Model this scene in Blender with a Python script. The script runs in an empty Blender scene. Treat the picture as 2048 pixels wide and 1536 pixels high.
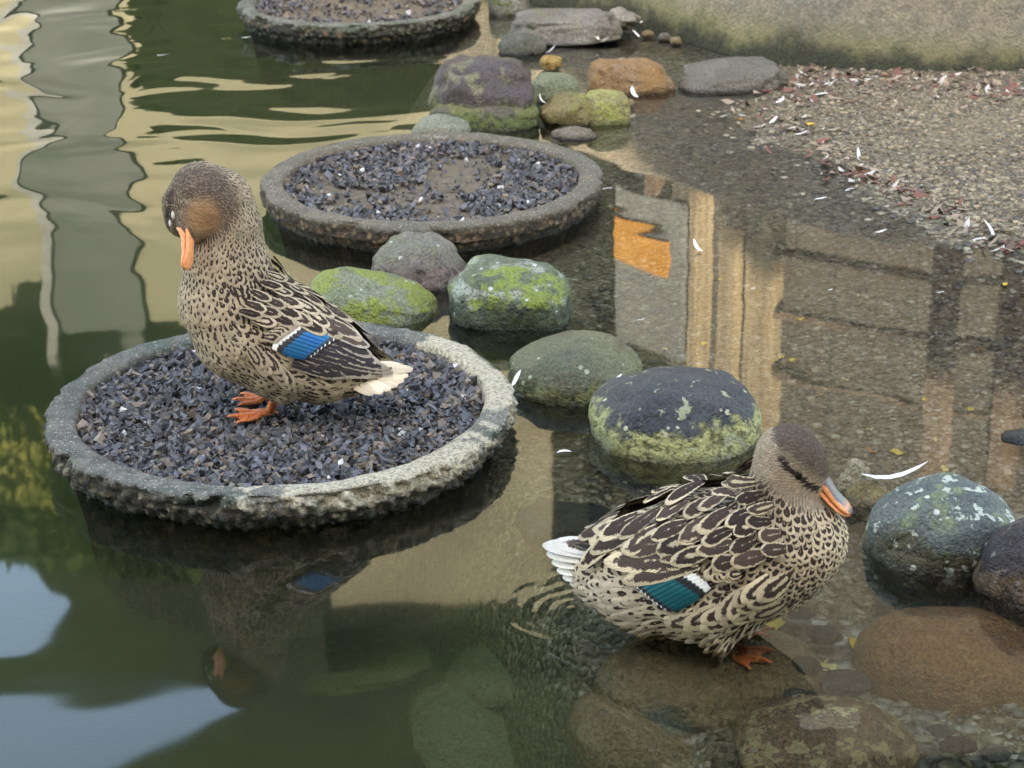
import bpy, bmesh, math, random
import numpy as np
from mathutils import Vector, Matrix, noise as mnoise
from mathutils.bvhtree import BVHTree

random.seed(7); rng = np.random.default_rng(7)
scene = bpy.context.scene
R_ = math.radians

# ------------------------------------------------------------------ camera
F_PX, CAM_H, PITCH, ROLL = 3990.0, 1.29, 0.38851, -0.0125      # focal length in 2048-px units
cp, sp = math.cos(PITCH), math.sin(PITCH)
RIGHT, FWD, DOWN = Vector((1, 0, 0)), Vector((0, cp, -sp)), Vector((0, -sp, -cp))
cr, sr = math.cos(ROLL), math.sin(ROLL)
ex = RIGHT*cr - DOWN*sr; ed = RIGHT*sr + DOWN*cr
cam_d = bpy.data.cameras.new('camera'); cam = bpy.data.objects.new('camera', cam_d)
scene.collection.objects.link(cam); scene.camera = cam
M = Matrix.Identity(4)
for i in range(3):
    M[i][0] = ex[i]; M[i][1] = -ed[i]; M[i][2] = -FWD[i]
M[0][3], M[1][3], M[2][3] = 0, 0, CAM_H
cam.matrix_world = M
cam_d.sensor_width = 36; cam_d.lens = 36*F_PX/2048; cam_d.clip_start = .05; cam_d.clip_end = 400
cam_d.dof.use_dof = True; cam_d.dof.focus_distance = 2.95; cam_d.dof.aperture_fstop = 13

# ------------------------------------------------------------------ sky, sun, exposure
SUN_EL = R_(35)
world = bpy.data.worlds.new('World'); scene.world = world; world.use_nodes = True
wn = world.node_tree; bg = wn.nodes['Background']
sky = wn.nodes.new('ShaderNodeTexSky'); sky.sky_type = 'NISHITA'; sky.sun_disc = False
sky.sun_elevation = SUN_EL; sky.sun_rotation = math.pi; sky.air_density = 1.0; sky.dust_density = 1.6; sky.ozone_density = 1.0
wn.links.new(sky.outputs[0], bg.inputs[0]); bg.inputs[1].default_value = 0.15
sun_d = bpy.data.lights.new('sun', 'SUN'); sun_d.energy = 4.5; sun_d.angle = R_(0.5); sun_d.color = (1, .94, .85)
sun = bpy.data.objects.new('sun', sun_d); scene.collection.objects.link(sun)
sun.rotation_euler = (math.pi/2 - SUN_EL, 0, 0)                 # from behind the camera
vs = scene.view_settings; vs.view_transform = 'Standard'; vs.look = 'None'; vs.gamma = 1; vs.exposure = 3.15
vs.use_white_balance = True; vs.white_balance_temperature = 8200; vs.white_balance_tint = 8
scene.cycles.use_denoising = True; scene.cycles.max_bounces = 6; scene.cycles.diffuse_bounces = 3; scene.cycles.volume_bounces = 1
scene.cycles.transparent_max_bounces = 12; scene.cycles.caustics_reflective = False; scene.cycles.caustics_refractive = False

# ------------------------------------------------------------------ pixel <-> place helpers (2048 x 1536)
def ray(px, py):
    x_, y_ = px-1024, py-768
    x, y = x_*cr + y_*sr, -x_*sr + y_*cr
    return (RIGHT*x + DOWN*y + FWD*F_PX)
CAM = Vector((0, 0, CAM_H))
def W(px, py, z=0.0):
    d = ray(px, py); t = (z-CAM_H)/d.z; return CAM + d*t
def V(px, py, Y):
    d = ray(px, py); t = Y/d.y; return CAM + d*t
def proj(P):
    P = np.asarray(P, float); X, Y, Z = P[..., 0], P[..., 1], P[..., 2]-CAM_H
    d = Y*cp - Z*sp; u = Y*sp + Z*cp
    x = F_PX*X/d; y = -F_PX*u/d
    return 1024 + x*cr - y*sr, 768 + x*sr + y*cr
def scale_at(p):
    return F_PX/((Vector(p)-CAM).dot(FWD))

# ------------------------------------------------------------------ object helpers
COL = scene.collection
def tag(o, label=None, cat=None, group=None, kind=None):
    if label: o['label'] = label
    if cat: o['category'] = cat
    if group: o['group'] = group
    if kind: o['kind'] = kind
    return o
def empty(name, loc, label, cat, group=None):
    o = bpy.data.objects.new(name, None); COL.objects.link(o); o.location = loc; o.empty_display_size = .05
    return tag(o, label, cat, group)
def obj(name, verts, faces, mat, parent=None, loc=None, smooth=True):
    """mesh given in world coordinates; its origin goes to loc (or to its parent's origin)"""
    verts = np.asarray(verts, float).reshape(-1, 3)
    org = np.zeros(3)
    if loc is not None: org = np.array(loc, float)
    wl = org.copy()
    me = bpy.data.meshes.new(name)
    me.from_pydata((verts-org).tolist(), [], faces if isinstance(faces, list) else faces.tolist())
    if smooth: me.polygons.foreach_set('use_smooth', np.ones(len(me.polygons), bool))
    me.materials.append(mat)
    o = bpy.data.objects.new(name, me); COL.objects.link(o)
    if parent is not None:
        o.parent = parent
        pw = np.zeros(3); q = parent
        while q is not None: pw += np.array(q.location); q = q.parent
        o.location = wl - pw
    else:
        o.location = wl
    return o
def set_col(o, name, arr):
    arr = np.asarray(arr, np.float32)
    if arr.shape[1] == 3: arr = np.concatenate([arr, np.ones((len(arr), 1), np.float32)], 1)
    at = o.data.attributes.new(name, 'FLOAT_COLOR', 'POINT'); at.data.foreach_set('color', arr.ravel())
def box(x0, x1, y0, y1, z0, z1):
    v = [(x, y, z) for z in (z0, z1) for y in (y0, y1) for x in (x0, x1)]
    f = [(0, 2, 3, 1), (4, 5, 7, 6), (0, 1, 5, 4), (2, 6, 7, 3), (0, 4, 6, 2), (1, 3, 7, 5)]
    return v, f
def fbm(p, sc, oct=4, seed=0.0):
    return mnoise.fractal(Vector((p[0]*sc+seed*17.3, p[1]*sc+seed*5.1, p[2]*sc-seed*9.7)), 1.0, 2.0, oct)

# ------------------------------------------------------------------ node helpers
class G:
    def __init__(s, name):
        s.m = bpy.data.materials.new(name); s.m.use_nodes = True; s.t = s.m.node_tree
        s.b = s.t.nodes['Principled BSDF']; s.out = s.t.nodes['Material Output']
    def n(s, typ, **kw):
        nd = s.t.nodes.new(typ)
        for k, v in kw.items():
            if k.startswith('_'): setattr(nd, k[1:], v)
        for k, v in kw.items():
            if not k.startswith('_'): s.put(nd.inputs[int(k[1:]) if k[0] == 'i' and k[1:].isdigit() else k.replace('__', ' ')], v)
        return nd
    def put(s, sock, v):
        if isinstance(v, bpy.types.NodeSocket): s.t.links.new(v, sock)
        elif isinstance(v, (tuple, list)) and len(v) == 3 and sock.type == 'RGBA': sock.default_value = (*v, 1)
        else: sock.default_value = v
    def pos(s, off=(0, 0, 0), scl=(1, 1, 1)):
        g = s.n('ShaderNodeNewGeometry')
        return s.n('ShaderNodeMapping', Vector=g.outputs['Position'], Location=off, Scale=scl).outputs[0]
    def z(s):
        return s.n('ShaderNodeSeparateXYZ', Vector=s.n('ShaderNodeNewGeometry').outputs['Position']).outputs[2]
    def noise(s, vec, scale, detail=4, rough=.55, dist=0.0):
        return s.n('ShaderNodeTexNoise', Vector=vec, Scale=scale, Detail=detail, Roughness=rough, Distortion=dist).outputs[0]
    def vor(s, vec, scale, feat='F1', out='Distance', rnd=1.0):
        return s.n('ShaderNodeTexVoronoi', _feature=feat, Vector=vec, Scale=scale, Randomness=rnd).outputs[out]
    def ramp(s, v, a, b):
        return s.n('ShaderNodeMapRange', _interpolation_type='SMOOTHSTEP', Value=v, From__Min=a, From__Max=b).outputs[0]
    def math(s, op, a, b=0.0, c=0.0):
        return s.n('ShaderNodeMath', _operation=op, i0=a, i1=b, i2=c).outputs[0]
    def mix(s, f, a, b, mode='MIX'):
        return s.n('ShaderNodeMix', _data_type='RGBA', _blend_type=mode, i0=f, i6=a, i7=b).outputs[2]
    def attr(s, name, out='Color'):
        return s.n('ShaderNodeAttribute', _attribute_name=name).outputs[out]
    def bump(s, h, dist=.01, strength=1.0, normal=None):
        nd = s.n('ShaderNodeBump', Height=h, Distance=dist, Strength=strength)
        if normal is not None: s.put(nd.inputs['Normal'], normal)
        return nd.outputs[0]
    def fin(s, col, rough=.7, normal=None, spec=None, metal=None):
        s.put(s.b.inputs['Base Color'], col); s.put(s.b.inputs['Roughness'], rough)
        if normal is not None: s.put(s.b.inputs['Normal'], normal)
        if spec is not None: s.put(s.b.inputs['Specular IOR Level'], spec)
        if metal is not None: s.put(s.b.inputs['Metallic'], metal)
        return s.m

def plain(name, c1, c2=None, scale=30, rough=.7, bump=0.0):
    g = G(name); p = g.pos()
    n = g.noise(p, scale, 5)
    col = g.mix(g.ramp(n, .3, .7), c1, c2 or tuple(x*.7 for x in c1))
    return g.fin(col, rough, g.bump(n, bump) if bump else None, spec=.03)

_seed = [0]
def rock_mat(name, c1, c2, moss=None, moss_amt=.5, low=None, low_h=.05, speck=None, speck_amt=.3, rough=.55, dark=None, streak=None, drop=None):
    g = G(name); _seed[0] += 1; o = _seed[0]*3.7
    p = g.pos((o, o*.6, -o))
    n1 = g.noise(p, 9, 6, .6, .4); n2 = g.noise(p, 45, 5, .65); n3 = g.noise(p, 190, 3, .6)
    col = g.mix(g.ramp(n1, .36, .64), c1, c2)
    if streak:
        w = g.noise(g.pos((o, 0, o), (10, 10, 55)), 1.0, 4, .6, .6)
        col = g.mix(g.math('MULTIPLY', g.ramp(w, .5, .62), .8), col, streak)
    if dark: col = g.mix(g.ramp(g.noise(p, 16, 6, .6), .54, .66), col, dark)
    n4 = g.noise(p, 330, 3, .7)
    col = g.mix(g.math('MULTIPLY', g.ramp(n3, .42, .62), .6), col, tuple(x*.4 for x in c2))
    col = g.mix(g.math('MULTIPLY', g.ramp(n4, .55, .68), .55), col, tuple(min(.7, x*1.9) for x in c1))
    if moss:
        mm = g.math('MULTIPLY_ADD', n2, .35, g.math('MULTIPLY', g.noise(p, 13, 5, .6), .65))
        mk = g.ramp(mm, .62-.28*moss_amt, .70-.28*moss_amt)
        col = g.mix(mk, col, g.mix(g.ramp(n3, .3, .7), moss, tuple(x*.5 for x in moss)))
    if low:
        zz = g.math('MULTIPLY_ADD', n1, .10, g.math('MULTIPLY_ADD', n2, .07, g.math('ADD', g.z(), -.085)))
        lm = g.math('SUBTRACT', 1.0, g.ramp(zz, low_h+.005, low_h+.022))
        clump = g.ramp(g.noise(p, 70, 4, .6), .38, .56)
        lc = g.mix(clump, tuple(x*.3 for x in low), low)
        col = g.mix(g.math('MULTIPLY', lm, .92), col, lc)
    if speck:
        v = g.math('MULTIPLY_ADD', g.noise(p, 120, 3), .5, g.noise(p, 34, 3))
        sm = g.ramp(v, .92-.25*speck_amt, .97-.25*speck_amt)
        col = g.mix(sm, col, speck)
    if drop:
        dv = g.vor(p, 38); dn = g.ramp(g.noise(p, 22, 2), .5, .56)
        col = g.mix(g.math('MULTIPLY', g.math('SUBTRACT', 1.0, g.ramp(dv, .13, .2)), dn), col, drop)
    wet = g.math('SUBTRACT', 1.0, g.ramp(g.math('MULTIPLY_ADD', n2, .01, g.z()), .008, .02))
    col = g.mix(wet, col, g.mix(.55, col, (.012, .012, .008)))
    rg = g.math('SUBTRACT', g.math('MULTIPLY_ADD', n2, .3, rough-.15), g.math('MULTIPLY', wet, .3))
    h = g.math('MULTIPLY_ADD', n4, .16, g.math('MULTIPLY_ADD', n3, .5, g.math('ADD', n2, n1)))
    return g.fin(col, rg, g.bump(h, .014, 1.0), spec=.35)

# ------------------------------------------------------------------ setting: pond bed
def poly_sd(pts, X, Y):
    """signed distance to an open polyline, positive on its right-hand side"""
    best = np.full(X.shape, 1e9); sgn = np.ones(X.shape)
    for (ax, ay), (bx, by) in zip(pts[:-1], pts[1:]):
        dx, dy = bx-ax, by-ay; t = np.clip(((X-ax)*dx+(Y-ay)*dy)/(dx*dx+dy*dy), 0, 1)
        ddx, ddy = X-(ax+t*dx), Y-(ay+t*dy); d = np.hypot(ddx, ddy)
        c = dx*ddy - dy*ddx; m = d < best
        best = np.where(m, d, best); sgn = np.where(m, np.where(c < 0, 1, -1), sgn)
    return best*sgn
def wpts(l, z=0.0):
    return [(W(x, y, z).x, W(x, y, z).y) for x, y in l]
DEEP = wpts([(2400, 6000), (1640, 1700), (1560, 1536), (1500, 1400), (1380, 1260), (1230, 1130), (1130, 980), (1000, 860), (900, 700), (760, 560), (1090, 440), (1180, 360), (860, 280), (880, 140), (960, 40)]) + [(-.2, 7.5), (-.3, 14)]
SHORE = [(6, -2.0), (2.6, 2.2)] + wpts([(2400, 680), (2048, 500), (1880, 440), (1720, 375), (1560, 275), (1500, 215), (1560, 150), (1440, 80), (1300, 62), (1200, 50), (1120, 15)]) + [(.5, 7.5), (0.4, 14)]
def bed_z(X, Y):
    d = poly_sd(DEEP, X, Y)                      # >0 : shallow side
    s = poly_sd(SHORE, X, Y)                     # >0 : dry side
    t = np.clip(-d/.38, 0, 1); t = t*t*(3-2*t)
    shallow = np.where(s < 0, np.maximum(s*.06, -.10), np.minimum(s*.075, .14))
    return shallow*(1-t) + (-.52)*t - .012*t*0
def axis(lo, hi, a, b, st, big):
    l = list(np.arange(a, b+1e-6, st)); x = a
    while x > lo: x -= big; big *= 1.25; l.insert(0, x)
    big2 = .3; x = b
    while x < hi: x += big2; big2 *= 1.25; l.append(x)
    return np.array(l)
gx = axis(-16, 16, -1.8, 1.9, .02, .3); gy = axis(.2, 26, 1.7, 7.4, .02, .3)
GX, GY = np.meshgrid(gx, gy); GZ = bed_z(GX, GY)
nz = np.array([mnoise.fractal(Vector((x*2.2, y*2.2, 3.3)), 1, 2, 4) for x, y in zip(GX.ravel(), GY.ravel())]).reshape(GX.shape)
GZ = GZ + nz*.009
verts = np.stack([GX, GY, GZ], -1).reshape(-1, 3)
nx, ny = len(gx), len(gy)
ii = (np.arange(ny-1)[:, None]*nx + np.arange(nx-1)[None, :]).ravel()
faces = np.stack([ii, ii+1, ii+nx+1, ii+nx], 1)
g = G('wet_aggregate_bed'); p = g.pos()
n1 = g.noise(p, 2.3, 5, .6); n2 = g.noise(p, 14, 5, .6); n3 = g.noise(p, 85, 4, .65)
pc = g.vor(p, 105, out='Color'); pd = g.vor(p, 105)
pebv = g.n('ShaderNodeSeparateColor', Color=pc).outputs[0]
peb = g.mix(g.ramp(pebv, .0, 1.0), (.022, .02, .013), (.40, .33, .22))
peb = g.mix(g.ramp(pebv, .93, .97), peb, (.55, .5, .4))
silt = g.mix(g.ramp(n2, .35, .65), (.15, .122, .072), (.25, .208, .13))
col = g.mix(g.ramp(n3, .36, .56), silt, peb)
col = g.mix(g.ramp(n1, .45, .62), col, g.mix(.5, col, (.16, .105, .05)))
dry = g.ramp(g.math('MULTIPLY_ADD', n2, .02, g.z()), .02, .045)
col = g.mix(dry, col, g.mix(.62, col, g.mix(g.ramp(n3, .35, .65), (.42, .32, .19), (.2, .155, .095))))
deep = g.math('SUBTRACT', 1.0, g.ramp(g.z(), -.3, -.08))
col = g.mix(deep, col, g.mix(g.ramp(n2, .3, .7), (.09, .1, .05), (.15, .15, .08)))
cracks = g.ramp(g.noise(g.pos((0, 0, 0), (1.2, 4.2, 1)), 2.0, 3, .5, 1.0), .485, .5)
cracks2 = g.ramp(g.noise(g.pos((0, 0, 0), (1.2, 4.2, 1)), 2.0, 3, .5, 1.0), .5, .515)
h = g.math('ADD', g.math('MULTIPLY', pd, -1.0), g.math('MULTIPLY', n3, 1.6))
bed_m = g.fin(col, g.math('MULTIPLY_ADD', dry, .3, .5), g.bump(h, .016, 1.0), spec=.3)
tag(obj('pond_bed', verts, faces, bed_m), kind='structure', label='olive brown pebbled pond bed rising to a tan shore', cat='ground')

# ------------------------------------------------------------------ setting: water (a closed body with a mirror-like rippled top)
g = G('pond_water')
p = g.pos()
sx = g.n('ShaderNodeSeparateXYZ', Vector=p)
far = g.math('MULTIPLY', g.ramp(sx.outputs[1], 3.1, 5.4), g.ramp(sx.outputs[0], .05, -.55))
w1 = g.noise(g.pos((1.3, .4, 0), (1.0, 1.15, 0)), 2.3, 1.0, .4, 1.0)
w2 = g.noise(g.pos((4.1, 2.4, 0), (1.0, 1.4, 0)), 7.5, 1, .4)
hgt = g.math('MULTIPLY', w1, g.math('MULTIPLY_ADD', far, .0190, .0012))
hgt = g.math('ADD', hgt, g.math('MULTIPLY', w2, g.math('MULTIPLY_ADD', far, .0006, .00005)))
rc = W(1150, 1215)
dv = g.n('ShaderNodeVectorMath', _operation='DISTANCE', i0=g.pos((0, 0, 0), (1, 1, 0)), i1=(rc.x, rc.y, 0)).outputs['Value']
dv = g.math('MULTIPLY_ADD', g.noise(g.pos(), 9, 2), .06, dv)
wv = g.math('SINE', g.math('MULTIPLY', dv, 260.0))
fall = g.math('MULTIPLY', g.math('SUBTRACT', 1.0, g.ramp(dv, .03, .17)), .0003)
hgt = g.math('ADD', hgt, g.math('MULTIPLY', wv, fall))
nrm = g.bump(hgt, 1.0, 1.0)
gl = g.n('ShaderNodeBsdfGlossy', Roughness=0.03, Normal=nrm, Color=(1, 1, 1))
tr = g.n('ShaderNodeBsdfTransparent', Color=(1, 1, 1))
fr = g.n('ShaderNodeFresnel', IOR=1.46, Normal=nrm)
mx = g.n('ShaderNodeMixShader', i0=fr.outputs[0], i1=tr.outputs[0], i2=gl.outputs[0])
g.t.links.new(mx.outputs[0], g.out.inputs['Surface'])
va = g.n('ShaderNodeVolumeAbsorption', Color=(.56, .68, .42), Density=2.7)
vsx = g.n('ShaderNodeVolumeScatter', Color=(.62, .66, .42), Density=.36)
ad = g.n('ShaderNodeAddShader', i0=va.outputs[0], i1=vsx.outputs[0])
g.t.links.new(ad.outputs[0], g.out.inputs['Volume'])
v, f = box(-15.5, 15.5, .4, 25, -1.2, 0.0)
tag(obj('water', v, f, g.m, smooth=False), kind='structure', label='dark green pond water mirroring the sky and buildings', cat='water')

# ------------------------------------------------------------------ setting: concrete wall along the back shore
g = G('mossy_concrete'); p = g.pos()
n1 = g.noise(p, 3, 6, .65); n2 = g.noise(p, 20, 5, .65); n3 = g.noise(p, 120, 4, .7)
col = g.mix(g.ramp(n2, .35, .65), (.33, .275, .185), (.215, .19, .14))
col = g.mix(g.ramp(n1, .45, .65), col, (.24, .235, .205))
col = g.mix(g.math('MULTIPLY', g.ramp(n3, .42, .62), .65), col, (.12, .10, .075))
col = g.mix(g.math('MULTIPLY', g.ramp(g.noise(p, 60, 3, .7), .55, .66), .5), col, (.46, .4, .3))
zz = g.math('ADD', g.z(), g.math('MULTIPLY_ADD', n1, -.22, g.math('MULTIPLY_ADD', n2, -.10, .16)))
m1 = g.math('SUBTRACT', 1.0, g.ramp(zz, .06, .17)); m2 = g.math('SUBTRACT', 1.0, g.ramp(zz, .03, .10))
col = g.mix(g.math('MULTIPLY', m1, .8), col, g.mix(g.ramp(n1, .4, .6), (.19, .175, .06), (.11, .10, .05)))
col = g.mix(m2, col, g.mix(g.ramp(n3, .4, .6), (.05, .055, .02), (.025, .022, .014)))
conc_m = g.fin(col, .85, g.bump(g.math('ADD', n3, n2), .014, 1.0))
base = [Vector((-.55, 9.0, 0))] + [W(x, y, .02) for x, y in [(985, -22), (1060, -8), (1180, 22), (1300, 52), (1430, 88), (1560, 118), (1700, 139), (1850, 152), (2048, 160), (2300, 168), (2900, 175)]]
dense = []
for a, b in zip(base[:-1], base[1:]):
    k = max(2, int((b-a).length/.05))
    dense += [a.lerp(b, i/k) for i in range(k)]
dense.append(base[-1])
WALL_H = .47
prof = [(-.0, -.25), (.0, .0), (.012, .06), (.03, .15), (.04, .28), (.05, .40), (.055, .455), (.075, .47), (.24, .47), (.25, .3), (.25, -.25)]
vv, ff = [], []
for i, q in enumerate(dense):
    t = (dense[min(i+1, len(dense)-1)]-dense[max(i-1, 0)]).normalized(); nn = Vector((-t.y, t.x, 0))
    if nn.y < 0: nn = -nn
    for (o, z) in prof:
        pt = q + nn*o; pt.z = z
        e = fbm(pt, 6, 4, 2)*.012
        vv.append(pt - nn*e + Vector((0, 0, e*.3)))
m = len(prof)
for i in range(len(dense)-1):
    for j in range(m-1):
        ff.append((i*m+j, (i+1)*m+j, (i+1)*m+j+1, i*m+j+1))
tag(obj('retaining_wall', vv, ff, conc_m), 'low tan concrete wall with green moss along its foot', 'wall')

# ------------------------------------------------------------------ surroundings that the water mirrors
wood_m = None
def wood_mat(name, c1, c2):
    g = G(name); n = g.noise(g.pos((0, 0, 0), (45, 45, 2.2)), 1.0, 5, .6)
    return g.fin(g.mix(g.ramp(n, .35, .65), c1, c2), .75, g.bump(n, .004))
wood_m = wood_mat('pale_weathered_wood', (.29, .235, .15), (.19, .15, .095))
dwood_m = wood_mat('dark_rail_wood', (.10, .07, .045), (.06, .042, .03))
fence = empty('timber_fence', W(1450, 88, .02), 'pale timber fence of upright posts and dark rails standing on the concrete wall', 'fence')
def on_wall(px):
    """top of the wall where the camera's line at this picture column crosses it"""
    for a, b in zip(dense[:-1], dense[1:]):
        xa, _ = proj(a); xb, _ = proj(b)
        if (xa-px)*(xb-px) <= 0 and xa != xb:
            q = a.lerp(b, float((px-xa)/(xb-xa))); t = (b-a).normalized(); nn = Vector((-t.y, t.x, 0)); nn = nn if nn.y > 0 else -nn
            return q + nn*.15, t
    return dense[-1], Vector((1, 0, 0))
def post(px, w, h=.75, name='post', mat=None):
    q, t = on_wall(px); c = Vector((q.x, q.y, 0)); nn = Vector((-t.y, t.x, 0))
    v, f = box(-w/2, w/2, -.035, .035, WALL_H-.02, WALL_H+h)
    v = [c + t*x + nn*y + Vector((0, 0, z)) for x, y, z in v]
    return obj(name, v, f, mat or wood_m, fence, loc=c+Vector((0, 0, WALL_H)), smooth=False)
for px, w in [(1405, .075), (1474, .095), (1334, .03), (1925, .085), (2080, .085), (2300, .085), (2520, .085)]:
    post(px, w, mat=wood_m if px < 1900 else dwood_m)  # right-hand posts: their dimness is put into a darker wood colour
for z in (.60, .80, 1.0):
    for a, b in [(1500, 1920), (1930, 2500)]:
        qa, ta = on_wall(a); qb, tb = on_wall(b); t = (qb-qa).normalized(); nn = Vector((-t.y, t.x, 0)); L = (Vector((qb.x, qb.y))-Vector((qa.x, qa.y))).length
        t.z = 0; t.normalize()
        v, f = box(0, L, -.015, .015, z-.009, z+.009)
        v = [Vector((qa.x, qa.y, 0)) + t*x + nn*y + Vector((0, 0, zz)) for x, y, zz in v]
        obj('rail', v, f, dwood_m, fence, loc=Vector((qa.x, qa.y, z)), smooth=False)
# grey notice board with an orange panel, left of the fence posts
bq, bt = on_wall(1240); bt.z = 0; bt.normalize(); bn = Vector((-bt.y, bt.x, 0))
board = empty('notice_board', Vector((bq.x, bq.y, WALL_H)), 'grey notice board with an orange panel beside the fence posts', 'board')
def quad_box(x0, x1, y0, y1, z0, z1):
    v, f = box(x0, x1, y0, y1, z0, z1); return [Vector((bq.x, bq.y, 0)) + bt*x + bn*y + Vector((0, 0, z)) for x, y, z in v], f
v, f = quad_box(-.17, .16, -.02, .02, WALL_H+.1, WALL_H+.62); obj('panel', v, f, plain('grey_panel', (.15, .16, .16), (.12, .13, .13), 6), board, loc=board.location, smooth=False)
v, f = quad_box(-.165, .10, -.03, -.021, WALL_H+.2, WALL_H+.34); obj('orange_plate', v, f, plain('orange_plate', (.42, .21, .05), (.34, .16, .035), 9), board, loc=board.location, smooth=False)
v, f = quad_box(-.03, .03, -.018, .018, WALL_H-.01, WALL_H+.11); obj('foot', v, f, dwood_m, board, loc=board.location, smooth=False)

# pale building across the pond
FY = 9.3
bld = empty('pale_building', (-1.2, FY, 0), 'pale rendered building with grey corner pillar across the pond', 'building')
render_m = plain('pale_render', (.15, .148, .114), (.115, .116, .09), 1.6)
pillar_m = plain('blue_grey_pillar', (.06, .068, .07), (.045, .053, .056), 2)
roof_m = plain('dark_eave_timber', (.012, .015, .011), (.008, .010, .008), 4)
def bbox(name, x0, x1, y0, y1, z0, z1, mat, par=bld):
    v, f = box(x0, x1, y0, y1, z0, z1); return obj(name, v, f, mat, par, loc=(x0, y0, z0), smooth=False)
bbox('wall', -1.80, -1.33, FY, FY+.25, -.3, 3.95, render_m)
bbox('wall', -1.329, .2, FY, FY+.25, -.3, 4.6, render_m)
bbox('sky_gap_filler', .2, 1.3, FY+.02, FY+.3, -.3, 5.2, roof_m)  # dark box added to close a gap of reflected sky
bbox('wall', -3.9, -2.22, FY+.1, FY+.35, -.3, 3.0, render_m)
bbox('pillar', -2.22, -1.80, FY-.12, FY+.3, -.3, 2.75, pillar_m)
bbox('downpipe', -2.27, -2.22, FY-.2, FY-.12, -.3, 2.7, plain('pale_pipe', (.14, .15, .155)))
bbox('dark_doorway', -.72, -.1, FY-.02, FY, -.3, 1.15, roof_m)
# dark roof-like cutout above the pale wall, outline shaped to leave mirrored sky patches
def mirrored(px, py, Y):
    d = ray(px, py); t = Y/d.y; return (d.x*t, -(CAM_H+d.z*t))
gab = [(-700, 1312), (0, 1306), (60, 1290), (100, 1265), (132, 1232), (140, 1214), (128, 1196), (100, 1187), (70, 1135), (640, 1115), (660, 1345), (1300, 1345), (1300, 2300), (-150, 2300), (-90, 1760), (60, 1625), (240, 1540), (330, 1490), (425, 1450), (488, 1420), (506, 1403), (480, 1390), (420, 1386), (250, 1396), (0, 1402), (-700, 1407)]
pts = [mirrored(x, y, FY-.3) for x, y in gab]; k = len(pts)
v = [(x, FY-.3, z) for x, z in pts] + [(x*1.013, FY-.18, z*1.013) for x, z in pts]
f = [tuple(range(k)), tuple(range(2*k-1, k-1, -1))] + [(i, i+k, (i+1) % k+k, (i+1) % k) for i in range(k)]
obj('roof_cutout', v, f, roof_m, bld, loc=(-1.4, FY, 4), smooth=False)
bbox('post', -6.9, -6.7, FY-.4, FY-.2, -.3, 3.9, roof_m)

ICO = {}
def ico(n):
    if n not in ICO:
        bm = bmesh.new(); bmesh.ops.create_icosphere(bm, subdivisions=n, radius=1)
        ICO[n] = (np.array([v.co[:] for v in bm.verts]), [tuple(v.index for v in f.verts) for f in bm.faces]); bm.free()
    return ICO[n]
# trees and hedge across the pond
def leaf_mass(n, cx, cy, cz, rx, ry, rz, size, seed):
    r = np.random.default_rng(seed); vv, ff = [], []
    for i in range(n):
        d = r.normal(size=3); d /= np.linalg.norm(d); rad = .45+.55*r.random()**.5
        lump = 1+.28*math.sin(3*d[0]+seed)*math.cos(4*d[2]+seed*2)
        c = np.array([cx, cy, cz]) + d*rad*lump*np.array([rx, ry, rz])
        a = r.normal(size=3); a /= np.linalg.norm(a); b = np.cross(a, r.normal(size=3)); b /= np.linalg.norm(b)
        s = size*(.6+.8*r.random()); k = len(vv)
        vv += [c-a*s, c+b*s*.5, c+a*s, c-b*s*.5]; ff.append((k, k+1, k+2, k+3))
    return vv, ff
def tree(x, y, h, crowns, m, label, seed):
    t = empty('tree', (x, y, 0), label, 'tree', 'trees across the pond')
    v, f = [], []
    for i in range(9):
        z = -.3 + (h+.3)*i/8; rr = .11*(1-.6*i/8); ox = .08*math.sin(i*.8+seed)
        for j in range(10): v.append((x+ox+rr*math.cos(j*.628), y+rr*math.sin(j*.628), z))
    for i in range(8):
        for j in range(10): f.append((i*10+j, i*10+(j+1) % 10, (i+1)*10+(j+1) % 10, (i+1)*10+j))
    obj('trunk', v, f, dwood_m, t, loc=(x, y, 0))
    for q, (cx, cy, cz, rx, ry, rz, n) in enumerate(crowns):
        v, f = leaf_mass(n, cx, cy, cz, rx, ry, rz, .06, seed*10+q)
        tag(obj('crown', v, f, m, t, loc=(x, y, 0), smooth=False), kind='stuff')
olive_m = plain('olive_leaves', (.15, .15, .045), (.09, .10, .035), 8)
dark_leaf_m = plain('dark_leaves', (.035, .05, .02), (.02, .03, .014), 8)
tree(-2.7, 8.9, 2.6, [(-3.1, 9.0, 2.75, .95, .2, .26, 5200), (-2.0, 9.0, 2.72, .75, .2, .26, 4600)], olive_m, 'olive green leafy tree before the pale building', 3)
tree(-3.6, 9.0, 3.2, [(-3.3, 9.02, 3.12, 1.7, .15, .24, 8500), (-1.7, 9.02, 3.1, 1.0, .15, .28, 6200)], dark_leaf_m, 'dark leafy tree with wide crown under the dark roof edge', 5)
d_, hf = ico(5); hv = np.sign(d_)*np.abs(d_)**.55; hv = hv*(1+np.array([.16*fbm(q, 2.2, 3, 6)+.06*fbm(q, 9, 3, 8) for q in d_]))[:, None]*np.array([1.05, .25, .68])+np.array([-.60, 8.95, .40])
hd = obj('hedge', hv, hf, plain('brown_hedge_leaves', (.007, .010, .005), (.004, .006, .003), 9), smooth=False)
tag(hd, 'dark brown clipped hedge at the foot of the pale building', 'hedge')

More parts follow.
